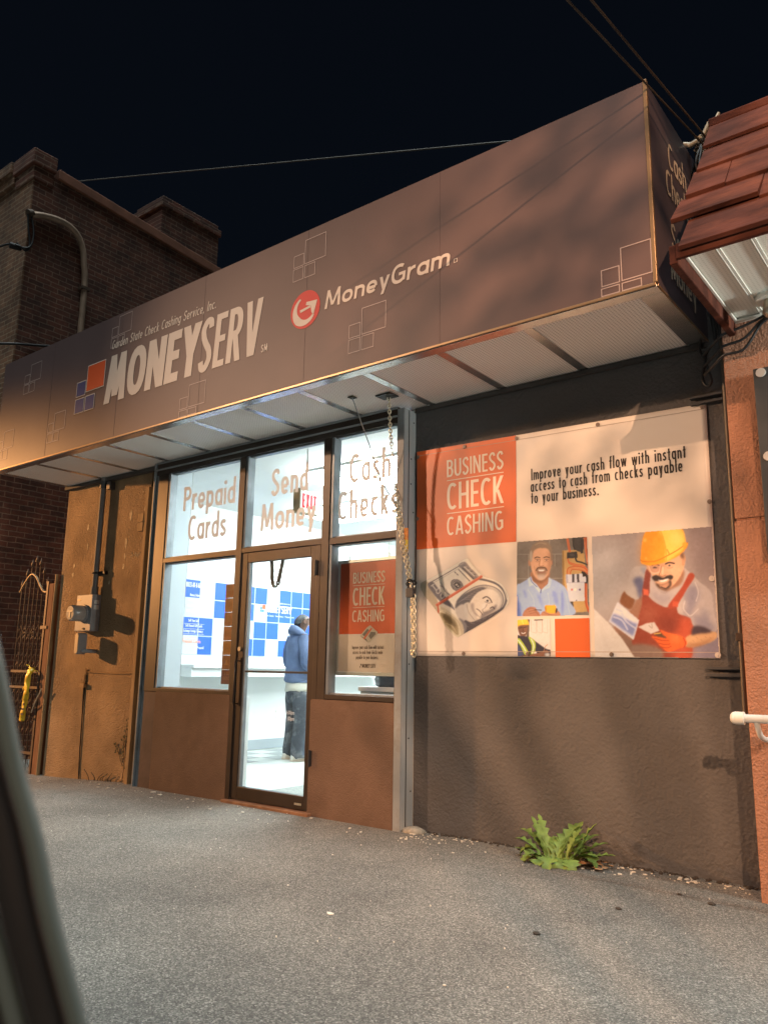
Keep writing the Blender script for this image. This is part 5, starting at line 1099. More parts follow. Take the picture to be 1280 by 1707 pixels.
# chipped plaster and a scribble on the tan wall
chp = []; R_ = random.Random(3)
for x, z, w_, h_ in ((-8.02, 2.62, .05, .10), (-7.22, 2.68, .05, .12), (-7.27, 2.38, .05, .16), (-7.27, 2.24, .04, .07), (-7.28, 2.13, .05, .09), (-8.24, 2.20, .04, .08), (-8.25, 2.10, .05, .07), (-8.0, 2.4, .03, .1), (-7.52, 1.97, .04, .06), (-6.98, 2.72, .03, .05)):
    chp.append(poly2([(x+w_*.5*math.cos(a)*R_.uniform(.45, 1.1), z+h_*.5*math.sin(a)*R_.uniform(.5, 1.1)) for a in [2*math.pi*i/14 for i in range(14)]]))
flat('plaster_chips', chp, lambda u, v: (u, .1175, v), M('chipped_pale_plaster', (.62, .50, .33), rough=.9, var=.3, vs=40, bump=.6, bs=50), shop)['kind'] = 'stuff'
sc_ = MB()
for _ in range(1): pass
scv = [(-7.17, 2.225), (-7.13, 2.24), (-7.15, 2.27), (-7.11, 2.235), (-7.08, 2.262), (-7.075, 2.225), (-7.04, 2.25), (-7.05, 2.215), (-6.99, 2.262)]
flat('scribble', union(ribbon(scv, .006)), lambda u, v: (u, .1170, v), m_black, shop)

# ------------------------------------------------------------------ iron gate, posts and caution tape in the alley mouth
m_iron = M('rusty_wrought_iron', (.085, .058, .042), rough=.6, metal=.4, var=.35, vs=12)
gt = thing('iron_gate', (-9.0, .12, -.1), 'tall wrought iron gate with spear tips and an arched top rail', 'gate')
for i in range(7):
    x = -9.36+i*.097; u = (x+9.07)/.33; top = 1.93+.36*max(0, math.cos(u*1.35))**1.5
    b = MB(); b.tube([(x, .12, -.08), (x, .12, top)], .008, 6); b.loft([[(x+r*math.cos(a), .12+r*math.sin(a), top+z) for a in [2*math.pi*k/6 for k in range(6)]] for z, r in ((0, .008), (.015, .018), (.05, .012), (.095, .001))]); b.build('bar', m_iron, gt)
for i in range(6):
    x = -9.31+i*.097; b = MB(); pts = [(x+.010*math.cos(k*1.2), .12+.010*math.sin(k*1.2), -.05+k*.02) for k in range(0, 88)]; b.tube(pts, .004, 4); b.build('twisted_bar', m_iron, gt)
b = MB(); b.tube(spline([(-9.40, .12, 1.95), (-9.30, .12, 2.06), (-9.17, .12, 2.155), (-9.05, .12, 2.12), (-8.93, .12, 2.0), (-8.84, .12, 1.935), (-8.75, .12, 1.93)], 6), .013, 8); b.build('top_rail', M('worn_rail', (.22, .15, .08), rough=.5, metal=.3), gt)
for z in (.10, 1.0, .82): MB().box(-9.40, -8.75, .108, .132, z, z+.028).build('rail', m_iron, gt)
sc = MB()
for x, z, s in ((-9.2, 1.45, 1), (-9.0, 1.45, -1), (-9.1, .55, 1), (-8.9, .55, -1)):
    sc.tube([(x+s*.05*(1-k/22)*math.cos(k*.5), .12, z+.07*(1-k/22)*math.sin(k*.5)) for k in range(20)], .005, 5)
sc.build('scroll_work', m_iron, gt)
MB().box(-8.76, -8.72, .10, .14, -.15, 2.05).build('latch_stile', m_iron, gt, bevel=.003)
b = MB(); b.box(-8.80, -8.66, .09, .15, 1.50, 1.535); b.build('hinge', m_iron, gt)
gpst = thing('gate_post', (-8.64, .13, -.12), 'weathered wooden post and pale pipe between the gate and the tan wall', 'post')
MB().box(-8.70, -8.60, .10, .20, -.2, 2.02).build('post', M('rust_brown_wood', (.20, .09, .045), rough=.85, var=.35, vs=6, stretch=(6, 6, .7), bump=.3, bs=18), gpst, bevel=.006)
MB().tube([(-8.555, .10, -.15), (-8.545, .10, 2.12)], .022, 10).build('pipe', m_wood, gpst)
MB().tube([(-8.56, .05, .83), (-8.70, .06, .66), (-8.80, .09, .56)], .008, 6).build('gate_hook', m_zinc, gpst)
ct = thing('caution_tape', (-8.9, .08, .5), 'knotted yellow caution tape tied on the iron gate', 'tape')
m_tape = M('yellow_tape', (.72, .50, .03), rough=.4)
def strip(pts, wd, tw=.0):
    b = MB(); P = [Vector(p) for p in pts]; vs = []
    for i, p in enumerate(P):
        a = .5+tw*math.sin(i*.9); vs += [p-Vector((math.cos(a)*wd/2, math.sin(a)*wd/2*.6, 0)), p+Vector((math.cos(a)*wd/2, math.sin(a)*wd/2*.6, 0))]
    b.add(vs, [(2*i, 2*i+1, 2*i+3, 2*i+2) for i in range(len(P)-1)], True); return b
tp = spline([(-8.86, .09, 1.03), (-8.86, .05, .98), (-8.87, .045, .85), (-8.87, .045, .72), (-8.90, .045, .58), (-8.92, .05, .46)], 5)
for dx, nm in ((0, 'tape_tail'), (.028, 'tape_tail')):
    o = strip([(x+dx, y-.006*(dx > 0)*3, z+dx) for x, y, z in tp[:len(tp) if dx == 0 else -8]], .085, .5).build(nm, m_tape, ct); md = o.modifiers.new('t', 'SOLIDIFY'); md.thickness = .002
o = strip(spline([(-9.02, .10, 1.09), (-8.95, .09, 1.075), (-8.86, .07, 1.04), (-8.74, .08, 1.02)], 5), .045, 1.2).build('tape_wrap', m_tape, ct); o.modifiers.new('t', 'SOLIDIFY').thickness = .002
o = strip(spline([(-8.97, .08, .80), (-8.93, .045, .83), (-8.88, .04, .86)], 5), .06, .7).build('tape_loop', m_tape, ct); o.modifiers.new('t', 'SOLIDIFY').thickness = .002
tk = MB()
for k in range(9):
    z = .98-k*.055; x = -8.865-.05*max(0, (k-4)/5); tk.box(x-.026, x+.028, .032, .0345, z-.012, z+.010) if k % 3 else tk.box(x-.02, x+.012, .032, .0345, z-.016, z+.014)
tk.build('tape_print', m_black, ct)

# ------------------------------------------------------------------ old brick building across the alley
bk = thing('brick_building', (-13, 4, 0), 'tall dark brick building with sloping parapet across the alley', 'brick building')
BX = -10.07; BYF = .049
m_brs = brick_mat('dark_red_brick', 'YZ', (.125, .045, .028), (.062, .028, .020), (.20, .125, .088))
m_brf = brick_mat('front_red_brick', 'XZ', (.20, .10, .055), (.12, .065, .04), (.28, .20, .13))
def ztop(y): return 7.97-.08*(y-.26)
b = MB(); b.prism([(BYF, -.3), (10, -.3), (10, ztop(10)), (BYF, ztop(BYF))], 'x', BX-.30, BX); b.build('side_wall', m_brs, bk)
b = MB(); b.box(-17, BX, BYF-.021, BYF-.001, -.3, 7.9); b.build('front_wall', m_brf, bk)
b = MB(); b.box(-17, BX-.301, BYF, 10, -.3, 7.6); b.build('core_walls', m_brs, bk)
m_cop = M('terracotta_coping', (.20, .082, .048), rough=.8, var=.2, vs=5, bump=.2, bs=20)
b = MB(); b.prism([(.37, ztop(.37)+.001), (10, ztop(10)+.001), (10, ztop(10)+.15), (.37, ztop(.37)+.15)], 'x', BX-.35, BX+.043); b.build('coping', m_cop, bk, bevel=.012)
b = MB(); b.box(BX-.54, BX+.054, BYF-.075, .33, 8.006, 8.244); b.box(BX-.50, BX+.022, BYF-.043, .308, 7.79, 8.005); b.build('parapet_block', m_brs, bk, bevel=.015)
b = MB(); b.box(-17, BX-.541, BYF-.108, .48, 8.06, 8.244); b.box(-17, BX-.501, BYF-.065, .48, 7.876, 8.059); b.build('cornice', m_brf, bk, bevel=.015)
b = MB(); b.box(BX-.81, BX-.054, 2.186, 3.373, 7.4, 8.49); b.box(BX-.84, BX-.022, 2.154, 3.405, 8.491, 8.61); b.box(BX-.80, BX-.065, 2.197, 3.362, 8.611, 8.70); b.build('chimney', m_brs, bk, bevel=.012)
bc = thing('riser_conduit', (BX+.04, .70, 5.3), 'curved metal conduit pipe on the side of the brick building', 'conduit')
MB().tube(spline([(BX+.054, .017, 7.207), (BX+.054, .178, 7.272), (BX+.054, .373, 7.315), (BX+.054, .567, 7.315), (BX+.054, .729, 7.229), (BX+.054, .826, 7.056), (BX+.054, .869, 6.82), (BX+.054, .912, 6.387), (BX+.054, .912, 4.44)], 6), .045, 10).build('pipe', M('galvanised_pipe', (.30, .21, .15), rough=.5, metal=.3, var=.2, vs=8), bc)
for z in (6.44, 5.2): MB().box(BX+.001, BX+.104, .848, .977, z, z+.043).build('strap', m_iron, bc)
MB().tube([(BX+.054, -.016, 7.202), (BX+.054, .049, 7.24)], [.065, .052], 10).build('weather_cap', m_iron, bc)
sw = MB(); sw.tube(spline([(BX+.054, -.016, 7.196), (BX+.065, .006, 6.98), (BX+.065, .049, 6.765), (BX+.054, .006, 6.657), (BX, -.167, 6.69), (-10.95, -.6, 6.8), (-15, -2.9, 7.9)], 8), .015, 6); sw.tube(spline([(BX+.075, .017, 7.196), (BX+.097, .07, 6.93), (BX+.086, .038, 6.71), (BX, -.145, 6.678)], 6), .013, 6); sw.tube([(BX, -.113, 6.711), (BX+.022, -.059, 6.678), (BX, -.189, 6.667)], .043, 6)
o = sw.build('service_drop', m_black, origin=(BX, -.06, 6.7)); props(o, 'black cable looping into the top of the curved conduit pipe', 'cable')
sw = MB(); sw.tube(spline([(BX+.03, .697, 5.49), (BX+.03, .265, 5.372), (BX-.1, -.167, 5.275), (-11.8, -1.14, 5.31), (-16, -3.4, 5.95)], 6), .017, 6); o = sw.build('service_drop', m_black, origin=(BX, .697, 5.49)); props(o, 'black cable crossing the brick corner just above the sign', 'cable')

# ------------------------------------------------------------------ terracotta neighbour with shingled mansard
nb = thing('neighbour_building', (.8, -.1, 0), 'terracotta stucco building with red shingle mansard at the right edge', 'building')
m_terra = stucco_mat('terracotta_stucco', (.42, .205, .13), bump=.9, sc=34, var=.12, dist=.016)
b = MB(); b.box(-1.115, 3.2, -.13, .5, 1.962, 3.14); b.box(-1.118, 3.2, -.135, .5, -.2, 1.950); b.box(-1.108, 3.2, -.124, .5, 1.9505, 1.9615); b.build('wall', m_terra, nb, bevel=.008)
m_shg = M('red_wood_shingle', (.078, .027, .019), rough=.95, spec=.12, var=.5, vs=3.5, vd=8, bump=.35, bs=18, stretch=(1, 3, 1), dirt=(.17, .055, .03), ds=2.5)
prof = [(-1.15, 3.085), (-.975, 3.325), (-.80, 3.555), (-.63, 3.80), (-.475, 4.02), (-.30, 4.285)]
tips = [-1.02, -1.10, -1.07, -1.05, -1.05, -1.055]
for i in range(5):
    (y0, z0), (y1, z1) = prof[i], prof[i+1]; b = MB(); n = 7
    for k in range(n):
        x0 = tips[i]+k*.62-(.21*((i*7+3) % 3) if k else 0); x1 = tips[i]+(k+1)*.62-.21*((i*7+3) % 3)-.003; dz = .012*math.sin(k*2.3+i*1.7); tk_ = .013+.005*math.sin(k*5+i)
        b.prism([(y0-.03, z0-.01+dz), (y0-.03-tk_, z0+.008+dz), (y1-.022, z1+.0), (y1+.01, z1-.01)], 'x', x0, x1)
    b.build('shingle_course', m_shg, nb, bevel=.003)
b = MB(); b.prism([(-1.10, 3.135), (-.3, 4.26), (.5, 4.26), (.5, 3.135)], 'x', -.995, 3.2); b.build('mansard_core', m_shg, nb)
b = MB(); b.box(-1.055, 3.2, -.34, -.24, 4.26, 4.32); b.build('ridge_cap', m_shg, nb, bevel=.01)
b = MB(); b.box(-1.04, 3.2, -1.17, -1.145, 3.045, 3.125); b.box(-1.075, -1.035, -1.155, -.05, 3.03, 3.128); b.build('fascia_board', m_shg, nb, bevel=.005)
m_wsof = dots_mat('vented_white_soffit', (.78, .78, .73), (.64, .64, .59), ('X', 'Y'), .02, .005, rough=.8)
b = MB(); x = -1.03
for k in range(14):
    b.box(x, x+.128, -1.143, -.138, 3.119, 3.128); x += .128; b.tube([(x+.008, -1.143, 3.117), (x+.008, -.138, 3.117)], .006, 6); b.box(x+.0155, x+.0265, -1.143, -.138, 3.113, 3.127); x += .028
b.build('soffit', m_wsof, nb)
m_wht = M('white_vinyl_trim', (.74, .73, .68), rough=.4)
b = MB(); b.box(-1.034, 3.2, -1.1445, -1.115, 3.098, 3.1125); b.box(-1.034, 3.2, -.165, -.137, 3.096, 3.1125); b.box(-1.034, -1.018, -1.1145, -.1655, 3.102, 3.1125); b.build('soffit_trim', m_wht, nb, bevel=.003)
lf = thing('soffit_lamp', (-.80, -.33, 3.05), 'small white lamp base under the white soffit at the right edge', 'lamp')
MB().tube([(-.79, -.36, 3.105), (-.79, -.36, 3.085)], .085, 20).build('base', m_wht, lf); MB().tube([(-.79, -.36, 3.085), (-.79, -.36, 3.02), (-.79, -.36, 3.0)], [.045, .055, .04], 16).build('holder', m_zinc, lf)
sg = thing('wall_cabinet', (-.7, -.16, 1.75), 'dark grey flat panel with round pale washers on the terracotta wall', 'sign panel')
MB().box(-.945, .9, -.215, -.136, 1.74, 2.775).build('panel', m_steel_dk, sg, bevel=.004)
for x, z in ((-.905, 2.745), (-.90, 1.80), (-.90, 2.27), (.3, 2.745)): MB().prism(circ(x, z, .026, 18), 'y', -.225, -.2155).build('washer', m_wash2, sg, bevel=.002)
hr_ = thing('pipe_rail', (-.9, -.38, .9), 'pale grey pipe handrail end sticking out from the terracotta wall', 'handrail')
MB().tube([(-1.11, -.385, .90), (1.6, -.385, .905)], .021, 16).build('pipe', M('pale_rail_paint', (.60, .62, .62), rough=.4, var=.08, vs=9), hr_)
b = MB(); b.tube([(-1.075, -.385, .90), (-1.118, -.385, .90)], .032, 16); b.loft([[(-1.118-.026*math.sin(t_), -.385+.032*math.cos(t_)*math.cos(a), .90+.032*math.cos(t_)*math.sin(a)) for a in [2*math.pi*k/14 for k in range(14)]] for t_ in (0, .5, 1, 1.4)]); b.build('end_cap', M('rail_cap', (.62, .63, .60), rough=.4), hr_)
b = MB(); b.tube(spline([(-1.02, -.385, .89), (-1.02, -.33, .82), (-1.02, -.22, .79), (-1.02, -.131, .79)], 5), .014, 10); b.build('bracket', M('rail_bracket', (.60, .62, .62), rough=.4), hr_)
# things in the gap between the buildings
gp_ = thing('downpipe', (-1.18, .08, .85), 'thin vertical conduit pipe in the gap beside the terracotta wall', 'conduit')
MB().tube([(-1.172, .09, 3.12), (-1.176, .09, 2.0), (-1.187, .09, .90)], .013, 10).build('pipe', M('gap_pipe', (.13, .105, .08), rough=.5, metal=.3), gp_)
for z in (2.785, 2.745, 1.14, 1.10): MB().box(-1.39, -1.195, .115, .149, z, z+.016).build('strut', m_steel_dk, gp_, bevel=.002)
MB().box(-1.205, -1.16, .07, .149, 1.30, 1.345).build('strap', m_iron, gp_, bevel=.003)
lc = MB(); lc.tube(spline([(-1.275, .02, 3.12), (-1.285, .03, 3.05), (-1.262, .04, 2.98), (-1.285, .05, 2.90), (-1.275, .05, 2.84), (-1.25, .05, 2.825), (-1.235, .05, 2.86), (-1.25, .05, 2.93), (-1.262, .05, 3.0), (-1.235, .04, 3.06)], 6), .009, 7)
o = lc.build('cable_loop', m_blackplastic, origin=(-1.26, .05, 2.83)); props(o, 'black cable loop dangling under the right end of the sign box', 'cable')
for k, (za, zb_, s) in enumerate(((3.035, 3.10, .05), (2.965, 3.085, .075), (2.91, 3.075, .10))):
    b = MB(); b.tube(spline([(-1.26, .0, za-.03), (-1.16, -.12, za-.02), (-1.10, -.17, za), (-.99, -.175, za+.03-s*.2), (-.90, -.175, zb_-s*.4), (-.84, -.19, zb_), (-.82, -.20, 3.12)], 7), .008, 7)
    o = b.build('service_cable', m_blackplastic, origin=(-1.0, -.15, za)); props(o, ('topmost', 'middle', 'lowest')[k]+' of the black cables sagging across the terracotta wall under the soffit', 'cable', 'cables crossing the terracotta wall')
wh = thing('cable_splice', (-1.13, .02, 4.4), 'bunch of taped cable connectors tangled at the corner above the sign return', 'cable splice')
R_ = random.Random(5); m_conn = M('grey_splice_sleeve', (.34, .31, .24), rough=.5, metal=.2)
for (p, q, r) in (((-1.155, -.06, 4.42), (-1.115, -.05, 4.50), .016), ((-1.19, -.06, 4.31), (-1.145, -.08, 4.35), .015), ((-1.15, -.08, 4.28), (-1.115, -.09, 4.34), .015), ((-1.10, -.02, 4.45), (-1.06, .02, 4.56), .012), ((-1.21, -.04, 4.28), (-1.16, -.06, 4.27), .013), ((-1.14, -.1, 4.22), (-1.12, -.12, 4.245), .02), ((-1.29, -.02, 4.44), (-1.235, .0, 4.425), .016), ((-1.25, -.04, 4.40), (-1.19, -.05, 4.405), .017), ((-1.20, .0, 4.47), (-1.16, .03, 4.42), .018), ((-1.16, .02, 4.52), (-1.125, .05, 4.47), .018), ((-1.22, .02, 4.41), (-1.20, .05, 4.36), .02), ((-1.12, .0, 4.50), (-1.075, .03, 4.60), .010)):
    MB().tube([p, q], r, 8).build('sleeve', m_conn, wh)
for k in range(22):
    p0 = Vector((-1.17+R_.uniform(-.05, .05), -.05+R_.uniform(-.06, .06), 4.40+R_.uniform(-.1, .08))); pts = [p0]
    for j in range(5): pts.append(pts[-1]+Vector((R_.uniform(-.05, .05), R_.uniform(-.05, .06), -.11+R_.uniform(-.06, .05))))
    MB().tube(spline(pts, 4), .007, 6).build('tail', m_black, wh)
b = MB()
for k in range(3): b.tube(spline([(-1.16+.03*k, .05, 4.3), (-1.19+.04*k, .06, 4.0), (-1.16+.02*k, .04, 3.7), (-1.2+.03*k, .02, 3.4), (-1.19+.03*k, .03, 3.1)], 6), .012, 6)
b.build('riser', m_black, wh)
# overhead wires
def wire(a, b_, sag, r, label, grp='overhead wires'):
    a = Vector(a); b_ = Vector(b_); pts = [a.lerp(b_, t)+Vector((0, 0, -4*sag*t*(1-t))) for t in [i/24 for i in range(25)]]
    o = MB().tube(pts, r, 6).build('overhead_wire', M('overhead_wire_sheath', (.06, .05, .04), rough=.6), origin=tuple(a)); props(o, label, 'wire', grp)
for p0, d_, lab in (((-1.08, -.016, 4.228), (-.196, -.974, .117), 'left of the two overhead wires leaving the cable splice toward the street'), ((-1.043, -.007, 4.219), (-.125, -.991, .043), 'right of the two overhead wires leaving the cable splice toward the street')):
    wire(p0, tuple(p0[i]+22*d_[i] for i in range(3)), 0, .0065, lab)
sw = MB(); sw.tube(spline([(-24, 3, 14.6), (-18.06, 3, 12.33), (-14.67, 3, 11.2), (-8.78, 3, 9.14), (-4.06, 3, 7.49), (-3.3, 3, 7.2)], 8), .011, 6)
o = sw.build('overhead_wire', M('far_wire_sheath', (.10, .085, .07), rough=.6), origin=(-4, 3, 7.5)); props(o, 'long faint wire crossing the night sky behind the sign', 'wire', 'overhead wires')
# ------------------------------------------------------------------ weed, litter, vine
m_leaf = M('dandelion_leaf', (.135, .215, .045), rough=.6, var=.3, vs=25, spec=.4)
for m_ in (m_leaf,): m_.node_tree.nodes['Principled BSDF'].inputs['Subsurface Weight'].default_value = 0
wd = thing('dandelion_plant', (-2.26, -.10, 0), 'leafy green dandelion weed growing at the foot of the grey wall', 'weed')
R_ = random.Random(12)
def leaf(base, az, el, ln, wdt, curl, teeth=5):
    """toothed rosette leaf: arching midrib with a jagged blade"""
    b = MB(); n = teeth*4; d = Vector((math.cos(az), math.sin(az), 0)); side = Vector((-math.sin(az), math.cos(az), 0)); p = Vector(base); e = el; rows = []
    for i in range(n+1):
        t = i/n; env = max(.06, min(1, (t/.55)))**1.1*(1 if t < .72 else max(0, 1-((t-.72)/.28)**1.7))
        tooth = (.34, .60, .85, 1.12)[i % 4]; w_ = wdt*.5*(env*(tooth if t > .12 and t < .88 else .8)+.05)
        up = Vector((-d.x*math.sin(e), -d.y*math.sin(e), math.cos(e))); fold = .38
        rows.append((p-side*w_+up*w_*fold, p.copy(), p+side*w_+up*w_*fold))
        p = p+(d*math.cos(e)+Vector((0, 0, math.sin(e))))*(ln/n); e -= curl/n*(1+1.2*t)
    vs = [v for r in rows for v in r]; fs = []
    for i in range(n): fs += [(3*i, 3*i+1, 3*i+4, 3*i+3), (3*i+1, 3*i+2, 3*i+5, 3*i+4)]
    b.add(vs, fs, True); return b
spec = []
for k in range(17): spec.append((-2.33+.012*k+R_.uniform(-.02, .02), 165-8.5*k, R_.uniform(50, 82), R_.uniform(.22, .35), R_.uniform(.05, .068), R_.uniform(.3, 1.1)))
for k in range(8): spec.append((-2.33+.02*k, 175-24*k, R_.uniform(38, 58), R_.uniform(.22, .30), R_.uniform(.055, .07), R_.uniform(.5, .9)))
for k in range(9): spec.append((-2.36+.024*k, 200+17*k, R_.uniform(30, 62), R_.uniform(.17, .24), R_.uniform(.065, .09), R_.uniform(.9, 1.8)))
spec += [(-2.14, 8, 34, .24, .055, .4), (-2.37, 178, 22, .22, .04, .3)]
for x, az, el, ln, wv, cu in spec:
    leaf((x+R_.uniform(-.012, .012), -.09+R_.uniform(-.035, .02), gz(x, -.1)), math.radians(az+R_.uniform(-12, 12)), math.radians(el), ln*R_.uniform(.85, 1.0), wv*1.2, cu, R_.choice((4, 5, 6))).build('leaf', m_leaf, wd)
m_dead = M('dry_leaf', (.36, .21, .11), rough=.8, var=.4, vs=20)
dl = []
for i in range(16):
    x = -2.10+R_.uniform(-.08, .16); y = -.03+R_.uniform(-.10, .08); a = R_.uniform(0, 6.28); s = R_.uniform(.015, .032)
    b = MB(); c = Vector((x, y, gz(x, y)+.012+R_.uniform(0, .02))); pts = [c+Vector((math.cos(a+t)*s*(1.5 if k % 2 == 0 else .7), math.sin(a+t)*s*(1 if k % 2 else 1.3), R_.uniform(-.008, .012))) for k, t in enumerate([0, 1.0, 2.1, 3.14, 4.2, 5.2])]
    b.add([c]+pts, [(0, k+1, (k+1) % 6+1) for k in range(6)], True); o = b.build('dry_leaf', m_dead, origin=tuple(c)); o.modifiers.new('t', 'SOLIDIFY').thickness = .0015
    props(o, 'curled brown dry leaf in the small heap to the right of the weed', 'dead leaf', 'dry leaves beside the weed')
lt = MB()
def flake(x, y, s):
    a = R_.uniform(0, 6.28); c = Vector((x, y, gz(x, y)+.004)); n = R_.choice((4, 5, 6)); st = R_.uniform(.5, 1)
    ps = [(s*math.cos(2*math.pi*k/n)*R_.uniform(.6, 1.1), st*s*math.sin(2*math.pi*k/n)*R_.uniform(.6, 1.1)) for k in range(n)]
    ps = [(c.x+u*math.cos(a)-v*math.sin(a), c.y+u*math.sin(a)+v*math.cos(a)) for u, v in ps]
    lt.prism(ps, 'z', c.z-.003, c.z+R_.uniform(.0, .003))
for i in range(70):
    x = -3.42+abs(R_.gauss(0, .32)); y = .11-abs(R_.gauss(0, .18)); flake(x, y, R_.choice((.004, .006, .008, .012)))
for i in range(60): x = R_.uniform(-2.1, -1.2); flake(x, .10-abs(R_.gauss(0, .10)), R_.choice((.004, .006, .009, .016)))
for i in range(60): x = R_.uniform(-8.4, -3.6); flake(x, -.03-abs(R_.gauss(0, .20))+(.1 if x < -6.7 else 0), R_.choice((.004, .006, .009, .018)))
for i in range(60): flake(R_.uniform(-6, -.6), R_.uniform(-2.4, -.2), R_.choice((.003, .004, .006)))
flake(-2.62, -1.72, .028); flake(-6.05, -.14, .03); flake(-6.2, -.1, .03)
o = lt.build('paint_flakes', M('white_paint_flake', (.62, .58, .50), rough=.8, var=.2, vs=30)); props(o, kind='stuff')
dk = MB()
R_ = random.Random(44)
for i in range(220):
    x = R_.uniform(-3.45, -1.15); y = .135-abs(R_.gauss(0, .03)); s = R_.uniform(.004, .016); c = (x, y, gz(x, y)+s*.3)
    dk.loft([[(c[0]+s*q*math.cos(a)*R_.uniform(.7, 1.2), c[1]+s*q*.7*math.sin(a), c[2]+dz*s) for a in [i_*math.pi/3 for i_ in range(6)]] for q, dz in ((.8, -.5), (1, .0), (.5, .5))], smooth=False)
for x, y, s in ((-1.75, -1.35, .02), (-1.62, -.75, .018), (-1.30, -.35, .022), (-1.48, -.28, .014)):
    dk.loft([[(x+s*q*math.cos(a), y+s*q*.7*math.sin(a), gz(x, y)+s*.3+dz*s*.6) for a in [i_*math.pi/3 for i_ in range(6)]] for q, dz in ((.8, -.5), (1, .0), (.5, .5))], smooth=False)
o = dk.build('dark_debris', M('dark_soil_crumbs', (.05, .04, .032), rough=.95)); props(o, kind='stuff')
b = MB(); b.loft([[(-3.43+rx*math.cos(a)*R_.uniform(.85, 1.1), .06+ry*math.sin(a), -.012+z) for a in [2*math.pi*i/14 for i in range(14)]] for rx, ry, z in ((.11, .07, -.01), (.09, .055, .02), (.045, .03, .036), (.01, .01, .04))]); o = b.build('rubble_patch', M('crumbled_mortar', (.30, .27, .22), rough=.95, var=.3, vs=30, bump=.8, bs=60), origin=(-3.43, .06, 0)); props(o, 'low heap of crumbled mortar at the foot of the corner post', 'rubble')
vn = thing('wall_vine', (-6.98, .10, 0), 'thin dark climbing weed on the tan wall near the trim board', 'vine')
b = MB(); stems = [spline([(-7.0, .10, -.08), (-6.99, .112, .15), (-7.02, .112, .35), (-6.98, .112, .55)], 6), spline([(-7.01, .11, .12), (-7.10, .112, .25), (-7.14, .112, .32)], 6), spline([(-7.01, .112, .30), (-6.94, .112, .42), (-6.92, .112, .50)], 6)]
for s in stems: b.tube(s, .003, 5)
b.build('stem', m_black, vn); b = MB()
for s in stems:
    for p in s[5:]:
        for _ in range(2):
            a = R_.uniform(0, 6.28); l_ = R_.uniform(.02, .04); c = Vector(p)+Vector((R_.uniform(-.03, .03), -.004, R_.uniform(-.02, .02))); q = c+Vector((l_*math.cos(a), -.006, l_*math.sin(a))); nrm = Vector((-math.sin(a), 0, math.cos(a)))*l_*.33
            b.add([c, c.lerp(q, .5)+nrm, q, c.lerp(q, .5)-nrm], [(0, 1, 2, 3)])
b.build('leaves', M('dark_vine_leaf', (.055, .050, .020), rough=.7), vn)['kind'] = 'stuff'
tw = MB()
for k in range(7): x = -7.55+k*.07; tw.tube(spline([(x, .10, -.09), (x+R_.uniform(-.06, .06), .09, -.02), (x+R_.uniform(-.12, .12), .09, R_.uniform(.01, .07))], 5), .0035, 5)
o = tw.build('dry_twigs', m_black, origin=(-7.4, .1, -.1)); props(o, 'dry dark twigs sprouting at the foot of the tan wall', 'twigs')

# ------------------------------------------------------------------ the photographer's car: edge of the front door window frame
cp = thing('car_window_frame', (-.36, -4.52, .9), 'dark out of focus car window frame with pale edge at lower left', 'car door frame')
ed = spline([(-.352, -4.615, 1.36), (-.340, -4.570, 1.235), (-.333, -4.536, 1.128), (-.3305, -4.522, 1.080), (-.327, -4.511, 1.047), (-.3245, -4.502, 1.015), (-.321, -4.487, .971), (-.314, -4.462, .895), (-.306, -4.43, .80)], 6)
RT = Vector(r2); FW = Vector((fwd.x, fwd.y, 0)).normalized()
def off(p, a, b_): return Vector(p)-RT*a+FW*b_
b = MB(); b.tube([off(p, .0040, 0) for p in ed], .0038, 12); b.build('edge_trim', M('highlit_window_trim', (.075, .108, .112), rough=.5), cp)  # highlight along the frame edge put into the trim's paler colour
b = MB(); b.loft([[off(p, .0092, -.003), off(p, .012, -.0065), off(p, .021, -.006), off(p, .024, .0), off(p, .021, .02), off(p, .012, .02)] for p in ed]); b.build('rubber_seal', m_black, cp)
b = MB(); b.tube([off(p, .0285, -.002) for p in ed], .0042, 12); b.build('inner_trim', M('dull_highlit_trim', (.08, .115, .12), rough=.5), cp)  # second, duller highlight band painted into the trim colour
b = MB(); b.loft([[off(p, .033, -.004), off(p, .06, -.012), off(p, .12, -.01), off(p, .12, .03), off(p, .033, .02)] for p in ed]); b.build('pillar_cover', M('dark_pillar_cover', (.035, .040, .042), rough=.6), cp)
# ------------------------------------------------------------------ street lamps that light the scene (out of frame behind the camera)
def street_lamp(loc, aim, color, power, size, blend, label, rad=.07):
    x, y, h = loc
    t = thing('street_lamp', (x, y+1.6*(-1 if y < 0 else 1)*0+0, 0), label, 'street lamp', 'street lamps across the road')
    b = MB(); b.tube([(x, y-1.6, -.05), (x, y-1.6, 1.2), (x, y-1.6, h-.2)], [.11, .09, .06], 10); b.build('lamp_post', m_steel, t)
    b = MB(); b.tube([(x, y-1.6, h-.25), (x, y-1.2, h+.05), (x, y-.2, h+.18)], .035, 8); b.build('bracket_arm', m_steel, t)
    b = MB(); b.loft([[(x+q[0]*s, y-.3+yy, h+.16+q[1]*s2) for q in circ(0, 0, 1, 12)] for yy, s, s2 in ((0, .06, .05), (.15, .14, .09), (.45, .15, .08), (.6, .08, .04))]); b.build('lamp_head', m_steel_dk, t)
    l = bpy.data.lights.new('street_lamp_light', 'SPOT'); l.energy = power; l.color = color; l.shadow_soft_size = rad if 'right' in label else .2; l.spot_size = math.radians(size); l.spot_blend = blend
    o = bpy.data.objects.new('street_lamp_light', l); COL.objects.link(o); o.location = (x, y, h)
    o.rotation_euler = (Vector(loc)-Vector(aim)).to_track_quat('Z', 'Y').to_euler()
LA = (-21.5, -5.2, 4.6); LB = (7.8, -16, 9.1); LC = (-16, -14.5, 8.1)
